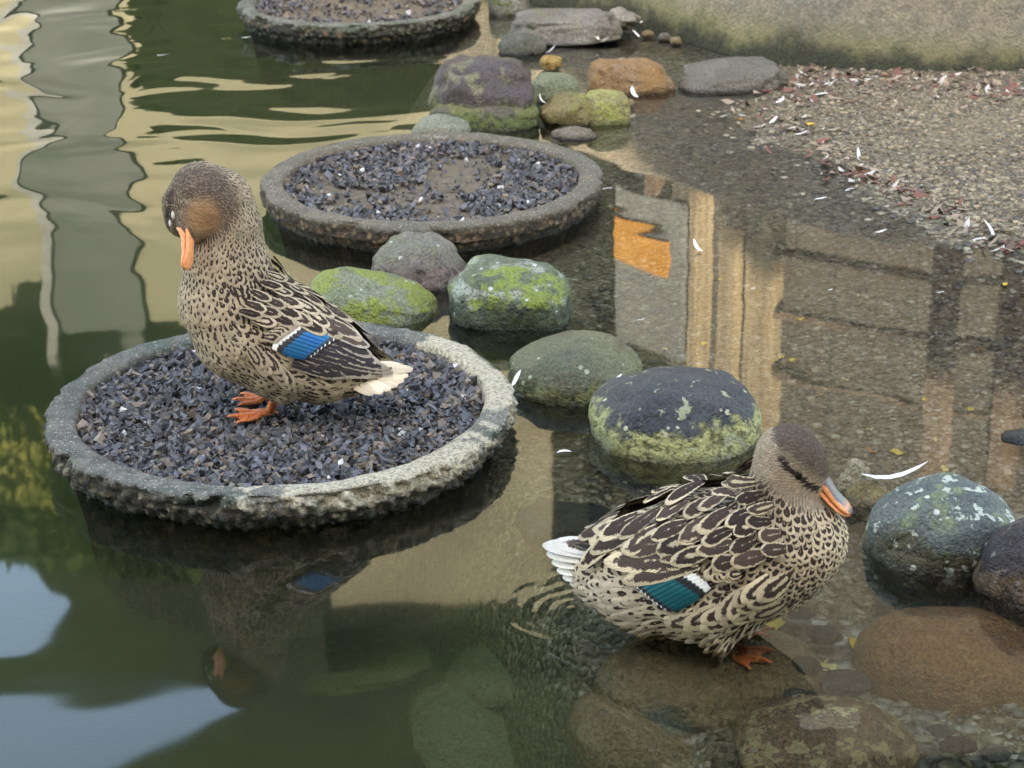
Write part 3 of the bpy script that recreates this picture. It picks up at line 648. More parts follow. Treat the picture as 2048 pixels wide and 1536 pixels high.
class Duck:
    def __init__(s, root, prims, lat, head_c, bill_p, flow_nodes, dorsal, sag_p):
        s.root, s.lat, s.sag = root, np.array(lat), np.array(sag_p)
        lo = np.min([np.minimum(np.array(a)-ra, np.array(b)-rb) for a, b, ra, rb, *_ in prims], 0)-.02
        hi = np.max([np.maximum(np.array(a)+ra, np.array(b)+rb) for a, b, ra, rb, *_ in prims], 0)+.02
        h = .004; n = np.ceil((hi-lo)/h).astype(int)
        ax = [lo[q]+h*np.arange(n[q]) for q in range(3)]
        P = np.stack(np.meshgrid(*ax, indexing='ij'), -1)
        D = None
        for a, b, ra, rb, lt, k, sm in prims:
            d = round_cone(P, a, b, ra, rb, lt, k); D = d if D is None else smin(D, d, sm)
        s.v, s.f = surface_nets(D, lo, h)
        s.bvh = BVHTree.FromPolygons(s.v.tolist(), s.f.tolist())
        fn = np.cross(s.v[s.f[:, 2]]-s.v[s.f[:, 0]], s.v[s.f[:, 3]]-s.v[s.f[:, 1]])
        vn = np.zeros_like(s.v)
        for q in range(4): np.add.at(vn, s.f[:, q], fn)
        s.vn = vn/np.maximum(np.linalg.norm(vn, axis=1), 1e-12)[:, None]
        if (s.vn*(s.v-s.v.mean(0))).sum(1).mean() < 0: s.vn = -s.vn; s.f = s.f[:, ::-1]
        s.head_c, s.bill_p, s.flow, s.dorsal = np.array(head_c), np.array(bill_p), [np.array(q) for q in flow_nodes], np.array(dorsal)
        s.layer = 0
    def flowdir(s, P):
        best = np.full(len(P), 1e9); F = np.zeros_like(P)
        for a, b in zip(s.flow[:-1], s.flow[1:]):
            ab = b-a; t = np.clip(((P-a) @ ab)/(ab @ ab), 0, 1); d = np.linalg.norm(P-(a+t[:, None]*ab), axis=1)
            m = d < best; best[m] = d[m]; F[m] = ab/np.linalg.norm(ab)
        return F
    def mirror(s, p):
        p = np.array(p); return p - 2*((p-s.sag) @ s.lat)*s.lat
    def hit(s, px, py):
        d = ray(px, py).normalized(); r = s.bvh.ray_cast(CAM, d)
        return r[0]
    def auto(s, zone, keep=None, seed=1):
        r = np.random.default_rng(seed); N = len(s.v)
        L, Dk, pat, size, ln, lift = zone(s.v, s.vn)
        order = r.permutation(N); cell = .006; gridd = {}; kept = []
        for i in order:
            if size[i] <= 0: continue
            sp_ = size[i]*.50; p = s.v[i]; c = tuple((p/cell).astype(int)); R0 = int(sp_/cell)+1; ok = True
            for a in range(-R0, R0+1):
                for b in range(-R0, R0+1):
                    for e in range(-R0, R0+1):
                        for q in gridd.get((c[0]+a, c[1]+b, c[2]+e), ()):
                            if ((s.v[q]-p)**2).sum() < sp_*sp_: ok = False; break
                        if not ok: break
                    if not ok: break
                if not ok: break
            if ok: gridd.setdefault(c, []).append(i); kept.append(i)
        k = np.array(kept); n = len(k); P, Nn = s.v[k], s.vn[k]
        hd = np.linalg.norm(P-s.head_c, axis=1)
        F = s.flowdir(P); H = P-s.bill_p; H /= np.linalg.norm(H, axis=1)[:, None]
        w = np.clip(1.35-hd/.055, 0, 1)[:, None]; F = F*(1-w)+H*w
        F = F + r.normal(size=F.shape)*.13
        T = F-(F*Nn).sum(1)[:, None]*Nn; T /= np.maximum(np.linalg.norm(T, axis=1), 1e-6)[:, None]
        B = np.cross(Nn, T); S = size[k]*(.85+.3*r.random(n)); Ln = S*ln[k]*(.85+.35*r.random(n)); lf = lift[k]
        x = UU[None]*OW[None]*S[:, None]/2; y = (VV-.35)[None]*Ln[:, None]
        Rc = np.where(hd < .06, .034, .085)[:, None]
        z = .0006+lf[:, None]*(VV[None]**1.3)*(.5+r.random(n))[:, None] - x*x/(2*Rc*.8) - y*y/(2*Rc)*.8 + (1-UU[None]**2)*.0007
        verts = P[:, None]+T[:, None]*y[..., None]+B[:, None]*x[..., None]+Nn[:, None]*z[..., None]
        f = (FFACE[None]+(np.arange(n)*len(UU))[:, None, None]).reshape(-1, 4)
        o = obj('plumage', verts.reshape(-1, 3), f, plum_m, s.root, loc=s.root.location)
        feather_attrs(o, n, L[k], Dk[k], pat[k], r.random(n)); tag(o, kind='stuff')
        print('feathers', n)
    def body(s, zone, mat):
        o = obj('body', s.v, s.f, mat, s.root, loc=s.root.location)
        L, Dk, pat, *_ = zone(s.v, s.vn); set_col(o, 'col', L*.65+Dk*.35); return o
    def feather(s, name, base, tip, w, parent, layer, light, dark, pat, hug=True, mat=None, up=None, rnd=None, curve=0.0):
        base, tip = np.array(base), np.array(tip); A = tip-base; Ln = np.linalg.norm(A); t = A/Ln
        mid = (base+tip)/2; nr = s.bvh.find_nearest(Vector(mid)); nn = np.array(nr[1]) if up is None else np.array(up)
        if up is None and (nn @ (mid-s.v.mean(0))) < 0: nn = -nn
        b = np.cross(nn, t); b /= np.linalg.norm(b); nn = np.cross(t, b)
        P = base + t*(VV*Ln)[:, None] + b*(UU*OW*w/2)[:, None]
        if hug:
            out = []
            for q, vq, uq in zip(P, VV, UU):
                r = s.bvh.find_nearest(Vector(q)); loc, n_, dd = np.array(r[0]), np.array(r[1]), r[3]
                if n_ @ nn < 0: n_ = -n_
                k = max(0, min(1, 1-(dd-.012)/.02))
                hq = loc + n_*(layer+.0035*vq+.0012*(1-uq*uq)); sq = q + nn*(layer+.0012*(1-uq*uq))
                out.append(hq*k+sq*(1-k))
            P = np.array(out)
        else:
            P = P + nn*(layer+.0016*(1-UU**2)+curve*Ln*(VV*(1-VV))*4)[:, None]
        o = obj(name, P, FFACE, mat or plum_m, parent, loc=tuple(base))
        feather_attrs(o, 1, np.array([light]), np.array([dark]), np.array([pat]), np.array([random.random() if rnd is None else rnd]))
        return o
    def pair(s, name, bpx, tpx, wpx, wings, layer, *a, **k):
        b, t = s.hit(*bpx), s.hit(*tpx)
        if b is None: return
        if t is None: t = s.P(tpx[0], tpx[1], -.022)
        k.pop('tdy', None)
        w = wpx/scale_at(b)
        s.feather(name, b, t, w, wings[0], layer, *a, **k)
        s.feather(name, s.mirror(b), s.mirror(t), w, wings[1], layer, *a, **k)

def loft(sections, n=20):
    """sections: (centre, axis_a, axis_b, exponent)"""
    v, f = [], []
    for c, a, b, e in sections:
        for j in range(n):
            th = 2*math.pi*j/n; ca, sb = math.cos(th), math.sin(th)
            v.append(np.array(c)+np.array(a)*np.sign(ca)*abs(ca)**e+np.array(b)*np.sign(sb)*abs(sb)**e)
    m = len(sections)
    for i in range(m-1):
        for j in range(n): f.append((i*n+j, i*n+(j+1) % n, (i+1)*n+(j+1) % n, (i+1)*n+j))
    f.append(tuple(range(n-1, -1, -1))); f.append(tuple((m-1)*n+j for j in range(n)))
    return np.array(v), f
g = G('duck_bill'); n = g.noise(g.pos(), 160, 3)
bill_m = g.fin(g.mix(g.math('MULTIPLY', g.ramp(n, .4, .7), .3), g.attr('col'), (.2, .1, .06)), .38, g.bump(n, .0015), spec=.5)
g = G('orange_leg_skin'); n = g.noise(g.pos(), 220, 3); n2 = g.vor(g.pos(), 420)
leg_m = g.fin(g.mix(g.ramp(n, .35, .7), (.72, .20, .055), (.5, .13, .04)), .45, g.bump(n2, .0016), spec=.5)
white_m = plain('feather_white', (.72, .7, .67), (.55, .52, .48), 90)
eye_m = plain('dark_eye', (.012, .009, .008), rough=.12)
lid_m = plain('pale_eyelid', (.62, .6, .56), (.5, .48, .45), 80)

def bill(dk, base, f, d, length, root, mandible_face=False, big=1.0):
    f = np.array(f)/np.linalg.norm(f); d = np.array(d)-np.dot(d, f)*f; d /= np.linalg.norm(d); l = np.cross(f, d); base = np.array(base)
    def half(name, hs, sgn, off):
        secs, cols = [], []
        for t in np.linspace(0, 1, 15):
            w = np.interp(t, [0, .25, .55, .8, .93, 1], [.0100, .0088, .0092, .0112, .0088, .0022])*big
            h = np.interp(t, [0, .2, .5, .8, 1], hs)*big
            c = base+f*length*t + d*(off+np.interp(t, [0, .25, .6, 1], [.0035, 0, -.0025, -.001]))*1.0 + d*sgn*h*.5
            secs.append((c, l*w, d*h*.5, .8))
        v, fc = loft(secs); q = v-base; t = (q @ f)/length; lt = (q @ l)
        ring = np.repeat(np.arange(15), 20); cc = np.array([s_[0] for s_ in secs])[ring]
        hgt = ((v-cc) @ d)/np.maximum(np.interp(np.linspace(0, 1, 15), [0, .2, .5, .8, 1], hs)[ring]*.5*big, 1e-4)
        col = np.tile(np.array([.78, .30, .12]), (len(v), 1))
        if sgn > 0:
            m = np.clip((hgt+.15)*2.6, 0, 1)*np.clip((t+.05)*8, 0, 1)*np.clip((.9-t)*7, 0, 1)
            m *= (np.abs(lt) < .0085*big)
            col = col*(1-m)[:, None]+np.array([.075, .08, .085])*m[:, None]
            m = ((t > .90) & (np.abs(lt) < .0065*big)); col[m] = (.012, .01, .01)
        o = obj(name, v, fc, bill_m, root, loc=tuple(base)); set_col(o, 'col', col)
    half('upper_bill', [.019, .013, .009, .006, .003], 1, 0); half('lower_bill', [.008, .006, .005, .004, .002], -1, .0003)
    if not mandible_face:
        for sgn in (-1, 1):
            p = base+f*length*.32+d*.0075+l*sgn*.0062
            vv, ff = ico(2); obj('nostril', p+np.array(vv)*.0016*1.0+np.outer(vv @ f, f)*.002, ff, eye_m, root, loc=tuple(p))

def tube(pts, rad, n=10):
    pts = [np.array(q) for q in pts]; v, f = [], []
    for i, q in enumerate(pts):
        t = pts[min(i+1, len(pts)-1)]-pts[max(i-1, 0)]; t = t/np.linalg.norm(t)
        a = np.cross(t, (.3, .2, .93)); a /= np.linalg.norm(a); b = np.cross(t, a)
        for j in range(n): th = 2*math.pi*j/n; v.append(q+rad[i]*(a*math.cos(th)+b*math.sin(th)))
    for i in range(len(pts)-1):
        for j in range(n): f.append((i*n+j, i*n+(j+1) % n, (i+1)*n+(j+1) % n, (i+1)*n+j))
    f.append(tuple(range(n-1, -1, -1))); f.append(tuple((len(pts)-1)*n+j for j in range(n)))
    return v, f
def leg(root, top, heel, ang, length, spread=26, slope=0.0):
    heel, top = np.array(heel), np.array(top); dirs = []
    for k in (-1, 0, 1):
        a = ang+R_(spread*k); dirs.append(np.array([math.cos(a), math.sin(a), slope]))
    v, f = tube([top, top*.6+heel*.4+np.array([0, 0, .002]), heel+np.array([0, 0, .008]), heel+np.array([0, 0, .004])], [.0085, .0066, .0072, .006])
    o = obj('leg', v, f, leg_m, root, loc=tuple(top))
    V_, F_ = [], []
    for k, dr in enumerate(dirs):
        L = length*(1.0 if k == 1 else .9)
        pts = [heel+dr*L*t+np.array([0, 0, .0048-.0022*t+.0016*math.sin(t*9)]) for t in np.linspace(0, 1, 8)]
        v, f = tube(pts, [.0052, .0046, .0041, .0044, .0037, .0037, .003, .0016], 8)
        F_ += [tuple(i+len(V_) for i in q) for q in f]; V_ += list(v)
    v, f = tube([heel+np.array([0, 0, .006]), heel-dirs[1]*.012+np.array([0, 0, .003])], [.003, .0015], 8)
    F_ += [tuple(i+len(V_) for i in q) for q in f]; V_ += list(v)
    ft = obj('foot', V_, F_, leg_m, root, loc=tuple(heel))
    for k in (0, 1):                          # webs
        v = []; f = []
        for side in (1, -1):
            for i, t in enumerate(np.linspace(.05, .96, 8)):
                for j, q in enumerate(np.linspace(0, 1, 6)):
                    dd = dirs[k]*(1-q)*(.9 if k == 0 else 1)+dirs[k+1]*q*(1 if k == 0 else .9)
                    tt = t*(1-.20*4*q*(1-q)*t)
                    v.append(heel+dd*length*tt+np.array([0, 0, .0030-.0012*4*q*(1-q)+.0006*side+.0004*math.sin(t*20)]))
        for i in range(7):
            for j in range(5):
                a = i*6+j; f.append((a, a+1, a+7, a+6)); b = 48+a; f.append((b, b+6, b+7, b+1))
        obj('web', v, f, leg_m, ft, loc=tuple(heel))

g = G('duck_skin'); n = g.noise(g.pos(), 260, 3, .6)
skin_m = g.fin(g.mix(g.ramp(n, .35, .65), g.attr('col'), (.06, .045, .035)), .85, g.bump(n, .003))
BUFF, DARK = np.array([.46, .36, .245]), np.array([.034, .021, .016])
def lerp(a, b, t): return np.asarray(a)*(1-t[:, None])+np.asarray(b)*t[:, None]
def sstep(x, a, b): t = np.clip((x-a)/(b-a), 0, 1); return t*t*(3-2*t)

# ---- preening duck on the gravel tray
ft = W(520, 826, .06); Y0 = ft.y
def PL(x, y, dy=0.0): return V(x, y, Y0+dy)
SL = scale_at(PL(520, 650)); rl = lambda r: r/SL
rootL = empty('duck', (ft.x, ft.y, .05), 'mottled brown duck preening its breast on the gravel tray, blue wing patch', 'duck', 'brown mallard type ducks')
latL = (0, 1, 0)
def chain(P, nodes, lat, k, sm, rf):
    out = []
    for (x0, y0, d0, r0), (x1, y1, d1, r1) in zip(nodes[:-1], nodes[1:]): out.append((P(x0, y0, d0), P(x1, y1, d1), rf(r0), rf(r1), lat, k, sm))
    return out
prims = chain(PL, [(448, 470, 0, 62), (452, 525, 0, 80), (462, 600, 0, 99), (496, 655, 0, 108), (562, 690, 0, 106), (640, 720, 0, 86), (698, 738, 0, 52), (752, 748, 0, 16)], latL, .92, .012, rl)
prims += chain(PL, [(450, 500, 0, 68), (456, 450, 0, 60), (440, 402, 0, 58), (402, 388, -.002, 57), (372, 412, -.004, 42), (366, 440, -.008, 32)], latL, .95, .012, rl)
prims += chain(PL, [(398, 428, -.030, 42), (390, 446, -.036, 34), (382, 464, -.042, 18)], latL, .85, .007, rl)
prims += chain(PL, [(575, 750, -.03, 52), (560, 785, -.035, 16)], latL, .9, .02, rl)
prims += chain(PL, [(575, 735, .035, 52), (562, 760, .035, 16)], latL, .9, .02, rl)
headL, billL = PL(398, 410, -.01), PL(378, 478, -.045)
dL = Duck(rootL, prims, latL, headL, billL, [PL(420, 380), PL(455, 450), PL(455, 530), PL(490, 620), PL(580, 690), PL(760, 750)], (.46, 0, .887), (0, Y0, 0))
dL.P = PL
def zoneL(P, N):
    x, y = proj(P); n = len(P)
    dors = N @ dL.dorsal
    back = sstep(dors, .0, .5)*sstep(y, 470, 560)
    rear = sstep(x, 600, 680)*sstep(y, 730, 760)
    L = np.tile(BUFF, (n, 1)); L = lerp(L, BUFF*.92, back)
    neck = 1-sstep(y, 440, 560); L = lerp(L, BUFF*.78, neck)
    L = lerp(L, [.50, .37, .23], rear)
    D = np.tile(DARK, (n, 1)); D = lerp(D, DARK*1.9, neck*.6)
    rin = .0*back; rout = .35+.35*back+.04*rear; rin = rin+.16*back
    size = .0088+.0055*sstep(y, 480, 620)+.005*back+.003*sstep(x, 520, 620)
    ln = 1.6+.1*back+.4*sstep(x, 480, 580); lift = .0016+.0012*back
    hd = np.hypot(x-398, y-408); head = 1-sstep(hd, 66, 86)
    crown = np.clip(sstep(408-y+(x-398)*.35, -10, 40), 0, 1)
    hl = lerp(np.array([.29, .215, .145]), [.20, .145, .105], crown)
    ck = (1-sstep(np.hypot((x-405)/46, (y-434)/46), .35, 1.1))*sstep(-N[:, 1], -.1, .35)*.85; hl = lerp(hl, [.36, .19, .085], ck)
    es = (1-sstep(np.abs((x-338)-(y-430)*-.12), 3, 9))*(np.abs(y-430) < 48); hl = lerp(hl, [.04, .03, .025], es)
    L = lerp(L, hl, head); D = lerp(D, lerp(np.array([.075, .055, .045]), [.30, .15, .06], ck), head)
    rout = rout*(1-head)+head*(.40-.35*ck); rin = rin*(1-head); size = size*(1-head)+.0058*head; ln = ln*(1-head)+2.0*head; lift = lift*(1-head)+.0004*head
    pat = np.stack([rin, rout, 0*rin], 1)
    return L, D, pat, size, ln, lift
dL.body(zoneL, skin_m); dL.auto(zoneL, seed=3)
wl = [None, None]
for q in (0, 1):
    c = PL(600, 660); c = np.array(c); c = dL.mirror(c) if q else c
    w = bpy.data.objects.new('wing', None); COL.objects.link(w); w.parent = rootL; w.location = Vector(c)-rootL.location; wl[q] = w
PRIM = np.array([.036, .028, .03]); EDGE = np.array([.40, .33, .25])
for i, (b, t) in enumerate([((583, 726), (690, 748)), ((586, 720), (720, 747)), ((592, 714), (742, 747)), ((602, 709), (764, 747)), ((618, 704), (787, 746)), ((636, 698), (780, 738)), ((654, 690), (764, 727)), ((664, 684), (744, 712))]):
    dL.pair('primary_feather', b, t, 27, wl, .0045+.0009*i, EDGE, PRIM, (0, .8, 0), tdy=.0)
specL = spec_mat('speculum_blue', (.005, .075, .27), (.004, .12, .22))
for i in range(9):
    q = i/8; b = (546+52*q, 688-42*q); t = (618+56*q, 710-34*q)
    dL.pair('speculum_feather', b, t, 24, wl, .0085+.0003*i, EDGE, PRIM, (0, 1, 0), mat=specL)
dL.pair('tertial_feather', (628, 652), (738, 694), 34, wl, .0125, np.array([.5, .44, .36]), np.array([.085, .058, .044]), (0, .86, 0))
dL.pair('tertial_feather', (618, 640), (722, 678), 30, wl, .0135, BUFF, np.array([.075, .05, .04]), (.0, .8, 0))
# lower edge row of small coverts over the white bar, then scapulars in rows over the back
for i in range(9):
    q = i/8; dL.pair('covert_feather', (528+62*q, 672-38*q), (560+52*q, 676-34*q), 20, wl, .0105, BUFF*.95, DARK*1.4, (.2, .62, 0))
lay = 0
for k in (4, 3, 2, 1, 0):
    nrow = [9, 9, 8, 7, 6][k]
    for i in range(nrow-1, -1, -1):
        q = i/8; bx, by = 520+185*q-.46*k*21, 545+128*q+.887*k*21
        ln_ = 44+34*q; jx, jy = random.uniform(-4, 4), random.uniform(-4, 4)
        a = R_(33+8*q-3*k+random.uniform(-5, 5))
        if by > 655-18*(k > 2): continue
        dL.pair('scapular_feather', (bx+jx, by+jy), (bx+jx+ln_*math.cos(a), by+jy+ln_*math.sin(a)), 19+11*q, wl, .0095+.0016*(1-q)+.0007*(4-k), BUFF*random.uniform(.85, 1.1), DARK*random.uniform(.8, 1.5), (random.choice([0, 0, .28]), .72, 0))
# flank plumes below the wing
for i in range(12):
    q = i/11; b = (498+64*q+random.uniform(-6, 6), 688+46*q+random.uniform(-10, 10)); a = R_(52+random.uniform(-8, 8))
    dL.pair('flank_feather', b, (b[0]+48*math.cos(a), b[1]+48*math.sin(a)), 24, wl, .005+.0012*(1-q), BUFF*random.uniform(.9, 1.1), DARK*1.3, (.25, .62, 0))
CREAM = np.array([.74, .60, .43])
tl = bpy.data.objects.new('tail', None); COL.objects.link(tl); tl.parent = rootL; tl.location = PL(700, 755)-rootL.location
for i, (tx, ty) in enumerate([(748, 789), (766, 786), (782, 780), (796, 773), (808, 764), (817, 754), (827, 741), (806, 735)]):
    for sgn in ((-1, 1) if i < 6 else (-1, 1)):
        dy = sgn*(.045-.006*i)
        dL.feather('tail_feather', PL(685+2*i, 752-1.5*i, dy*.35), PL(tx, ty, dy), 26/SL, tl, .0016*i*.5, CREAM*random.uniform(.9, 1.08), DARK*3, (0, random.choice([.12, .24, .32]), 0), hug=False, up=(-.1, sgn*.75, .75), curve=.03)
fL = np.array(billL)-np.array(PL(392, 420)); 
bill(dL, PL(380, 458, -.050), np.array(PL(371, 540, -.072))-np.array(PL(380, 458, -.050)), (-.86, .5, 0), .062, rootL, True)
vv, ff = ico(3)
for (x, y, dy, r, m, nm) in [(347, 430, -.026, 7, lid_m, 'eyelid'), (341, 446, -.024, 6, lid_m, 'eyelid')]:
    h = dL.hit(x, y); h = h if h is not None else PL(x, y, dy)
    obj(nm, np.array(h)+vv*np.array([.6, .8, 1.3])*r/SL, ff, m, rootL, loc=tuple(h))
zf = .052
hN = W(541, 830, zf); leg(rootL, PL(556, 775, -.035), hN, R_(190), .068)
hF = W(542, 800, zf); leg(rootL, PL(565, 765, .035), hF, R_(183), .062)

# ---- standing duck on the sunken boulder
YR = W(1440, 1302, -.03).y + .02; KY = math.tan(R_(22))
SR = scale_at(V(1400, 1120, YR)); rr_ = lambda r: r/SR
def PR(x, y, dy=0.0): return V(x, y, YR-(x-1400)/SR*KY+dy)
latR = np.array([math.sin(R_(22)), math.cos(R_(22)), 0])
rootR = empty('duck', (PR(1440, 1302).x, YR, -.035), 'mottled brown duck standing in the water with teal wing patch and dark tipped bill', 'duck', 'brown mallard type ducks')
prims = chain(PR, [(1560, 985, 0, 58), (1572, 1030, 0, 84), (1585, 1076, 0, 99), (1535, 1096, 0, 124), (1420, 1128, 0, 146), (1310, 1142, 0, 124), (1230, 1142, 0, 78), (1160, 1122, 0, 26)], latR, .95, .012, rr_)
fR = np.array([.053, -.022, -.046]); fR /= np.linalg.norm(fR); upR = np.array([0, 0, 1])-fR[2]*fR; upR /= np.linalg.norm(upR); hlat = np.cross(fR, upR)
HR = np.array(PR(1578, 916))
prims += [(Vector(HR), Vector(HR+fR*.022), rr_(59), rr_(48), hlat, .86, .02), (Vector(HR+fR*.015), Vector(HR+fR*.043), rr_(44), rr_(19), hlat, .8, .012), (Vector(HR), PR(1560, 985), rr_(56), rr_(58), latR, .95, .02)]
prims += chain(PR, [(1420, 1215, -.045, 60), (1440, 1270, -.045, 18)], latR, .95, .02, rr_)
prims += chain(PR, [(1440, 1195, .045, 60), (1470, 1240, .045, 18)], latR, .95, .02, rr_)
BR = HR+fR*.056
dR = Duck(rootR, prims, latR, HR, BR, [PR(1578, 880), PR(1555, 960), PR(1560, 1030), PR(1500, 1080), PR(1400, 1115), PR(1100, 1120)], (-.25, 0, .97), (PR(1400, 1100).x, YR, 0))
dR.P = PR
def zoneR(P, N):
    x, y = proj(P); n = len(P)
    dors = N @ dR.dorsal
    back = sstep(dors, .25, .6)*(1-sstep(x, 1500, 1560))
    belly = sstep(y, 1190, 1250)
    rear = 1-sstep(x, 1290, 1350)
    BF = BUFF*np.array([1.28, 1.28, 1.24])
    L = np.tile(BF, (n, 1)); L = lerp(L, BF*1.12, belly); L = lerp(L, [.62, .5, .36], rear*(1-back))
    D = np.tile(DARK*1.3, (n, 1))
    rout = .56+.17*back-.16*belly*rear-.10*rear; rin = .18*back
    size = .013+.006*back+.002*sstep(1560-x, 0, 100)
    low_ = np.maximum(belly, rear*sstep(y, 1150, 1200)); ln = 1.4+.2*back+1.0*low_; lift = .0018+.0008*back+.0065*low_
    nk = 1-sstep(y, 985, 1035); L = lerp(L, BF*.8, nk); size = size-.003*nk
    Q = P-HR; t = Q @ fR; up = Q @ upR; lt = Q @ hlat; hd = np.linalg.norm(Q-np.clip(t, 0, .03)[:, None]*fR, axis=1)
    head = 1-sstep(hd, .043, .052); head = np.maximum(head, (1-sstep(hd, .05, .06))*(up > -.01))
    crown = sstep(up, .012, .022); hl = lerp(np.array([.50, .39, .27]), [.15, .11, .082], crown)
    ln_e = np.abs(up-(.010-.10*np.clip(t, -.1, .1)))
    es = (1-sstep(ln_e, .0025, .006))*sstep(t, -.022, -.005)*(np.abs(lt) > .012); hl = lerp(hl, [.035, .026, .022], es)
    sup = (1-sstep(np.abs(up-.019+.05*t), .002, .006))*(t > -.01)*(np.abs(lt) > .012); hl = lerp(hl, [.30, .23, .15], sup*.8)
    L = lerp(L, hl, head); D = lerp(D, hl*.55, head)
    rout = rout*(1-head)+.34*head; rin = rin*(1-head); size = size*(1-head)+.0052*head; ln = ln*(1-head)+2.0*head; lift = lift*(1-head)+.0003*head
    return L, D, np.stack([rin, rout, 0*rin], 1), size, ln, lift
dR.body(zoneR, skin_m); dR.auto(zoneR, seed=5)
wr = [None, None]
for q in (0, 1):
    c = np.array(PR(1380, 1120)); c = dR.mirror(c) if q else c
    w = bpy.data.objects.new('wing', None); COL.objects.link(w); w.parent = rootR; w.location = Vector(c)-rootR.location; wr[q] = w
BF = BUFF*np.array([1.28, 1.28, 1.2])
for i, (b, t) in enumerate([((1262, 1092), (1140, 1084)), ((1270, 1080), (1158, 1078))]):
    dR.pair('primary_feather', b, t, 22, wr, .004+.001*i, EDGE*.5, PRIM, (0, .95, 0), tdy=.06)
specR = spec_mat('speculum_teal', (.006, .125, .14), (.006, .10, .12))
for i in range(9):
    q = i/8; b = (1418-54*q, 1166-38*q); t = (1338-62*q, 1211-46*q)
    dR.pair('speculum_feather', b, t, 28, wr, .0060+.0004*i, EDGE, PRIM, (0, 1, 0), mat=specR)
for i, (b, t, w) in enumerate([((1402, 1126), (1258, 1160), 34), ((1400, 1118), (1225, 1126), 44), ((1395, 1112), (1195, 1089), 46), ((1370, 1090), (1205, 1075), 38)]):
    dR.pair('tertial_feather', b, t, w, wr, .0105+.0012*i, BF, np.array([.07, .048, .038]), ([0, .0, .0, 0][i], .76, 0))
lay = 0
for k in (5, 4, 3, 2, 1, 0, -1):
    for i in range(7, -1, -1):
        q = i/7; bx = 1545-300*q+6*k; by = 985+70*q+27*k
        if k >= 2 and q > 1.05-.13*k: continue
        if by > 1118: continue
        ln_ = 46+42*q; a = R_(157-6*q+random.uniform(-13, 13)+(2*k)); jx, jy = random.uniform(-9, 9), random.uniform(-7, 7); ln_ *= random.uniform(.85, 1.3)
        dR.pair('scapular_feather', (bx+jx, by+jy), (bx+jx+ln_*math.cos(a), by+jy+ln_*math.sin(a)), (26+13*q)*random.uniform(.8, 1.2), wr, .0105+.004*(1-q)+.0008*(5-k)+random.uniform(0, .0012), BF*random.uniform(.7, 1.05), DARK*random.uniform(.8, 2.2), (random.choice([0, 0, .0, .22]), random.uniform(.78, .92), 0))
for i in range(10):
    q = i/9; dR.pair('covert_feather', (1438+52*q+random.uniform(-5, 5), 1138+random.uniform(-14, 14)), (1412+50*q, 1146+random.uniform(-8, 8)), 22, wr, .0105, BF, DARK*1.2, (.2, .62, 0))
for row, (y0, y1, n_) in enumerate([(1250, 1228, 6), (1232, 1200, 6), (1205, 1172, 5)]):
    for i in range(n_-1, -1, -1):
        q = i/(n_-1); b = (1560-(145, 125, 82)[row]*q+row*4+random.uniform(-6, 6), y0-26+(y1-y0)*(1-q)*1.2+random.uniform(-5, 5)); a = R_(160+random.uniform(-8, 8)-10*row)
        dR.pair('flank_feather', b, (b[0]+70*math.cos(a), b[1]+70*math.sin(a)), 38, wr, .0095+.0014*(1-q)+.001*row, BF*random.uniform(.85, 1.08), DARK*random.uniform(1.2, 2.4), (random.uniform(.12, .3), random.uniform(.55, .72), 0))
tr_ = bpy.data.objects.new('tail', None); COL.objects.link(tr_); tr_.parent = rootR; tr_.location = PR(1210, 1125)-rootR.location
for i, (tx, ty) in enumerate([(1182, 1192), (1160, 1178), (1143, 1167), (1130, 1156), (1119, 1143), (1109, 1128), (1099, 1112), (1091, 1096), (1112, 1092)]):
    for sgn in (-1, 1):
        if sgn == 1 and i < 3: pass
        dy = sgn*(.05-.006*i)
        p_t = PR(tx, ty) if sgn < 0 else PR(tx+8, ty, .022)
        c_ = np.array([.82, .74, .64])
        dR.feather('tail_feather', PR(1268-3*i, 1160-6*i, dy*.3-.02*(sgn < 0)), p_t, 42/SR, tr_, .0012*i, c_*random.uniform(.92, 1.05) if i < 7 else c_*.7, DARK*2.5, (0, [.0, .12, .2, .15, .22, .2, .25, .4, .6][i], 0), hug=False, up=(-.15, -.55*(1 if sgn < 0 else -1), .8), curve=.03)
bill(dR, HR+fR*.032+upR*.002, fR, upR, .072, rootR, big=1.25)
for sgn in (-1, 1):
    p = HR+fR*.020+upR*.0075; q = dR.bvh.ray_cast(Vector(p+hlat*sgn*.1), Vector(-hlat*sgn)); h = np.array(q[0])
    if (hlat*sgn)[1] > 0 and False: continue
    obj('eye', h+vv*.0052-hlat*sgn*.0015, ff, eye_m, rootR, loc=tuple(h))
hN = W(1436, 1294, -.034); leg(rootR, PR(1446, 1255, -.045), hN, R_(-37), .082, 24)
hF = W(1462, 1268, -.034); leg(rootR, PR(1475, 1230, .045), hF, R_(8), .06, 24)

# ------------------------------------------------------------------ loose feathers, leaves, litter
def bedz(p): return float(bed_z(np.array([[p.x]]), np.array([[p.y]]))[0, 0])
def loose(px, py, z, length, ang, rise, label, group, curl=.75, wd=.13):
    c = W(px, py, z+.002); length *= .72*(random.uniform(.7, 1.1) if wd == .13 else 1); S_ = length
    if wd == .13: wd = random.uniform(.07, .2); curl = random.uniform(-.9, 1.2)
    t = np.array([math.cos(ang), math.sin(ang), 0]); b = np.array([-t[1], t[0], 0]); P = []
    for uq, vq in zip(UU, VV):
        w = outline(vq, .2)*S_*wd*uq*(1 if vq > .08 else .25)
        P.append(np.array(c)+t*S_*(vq-.4)+b*(w+curl*S_*(vq-.4)**2)+np.array([0, 0, rise*S_*max(0, vq-.25)**1.2+.35*abs(w)]))
    return tag(obj('loose_feather', P, FFACE, white_m, loc=tuple(c)), label, 'feather', group)
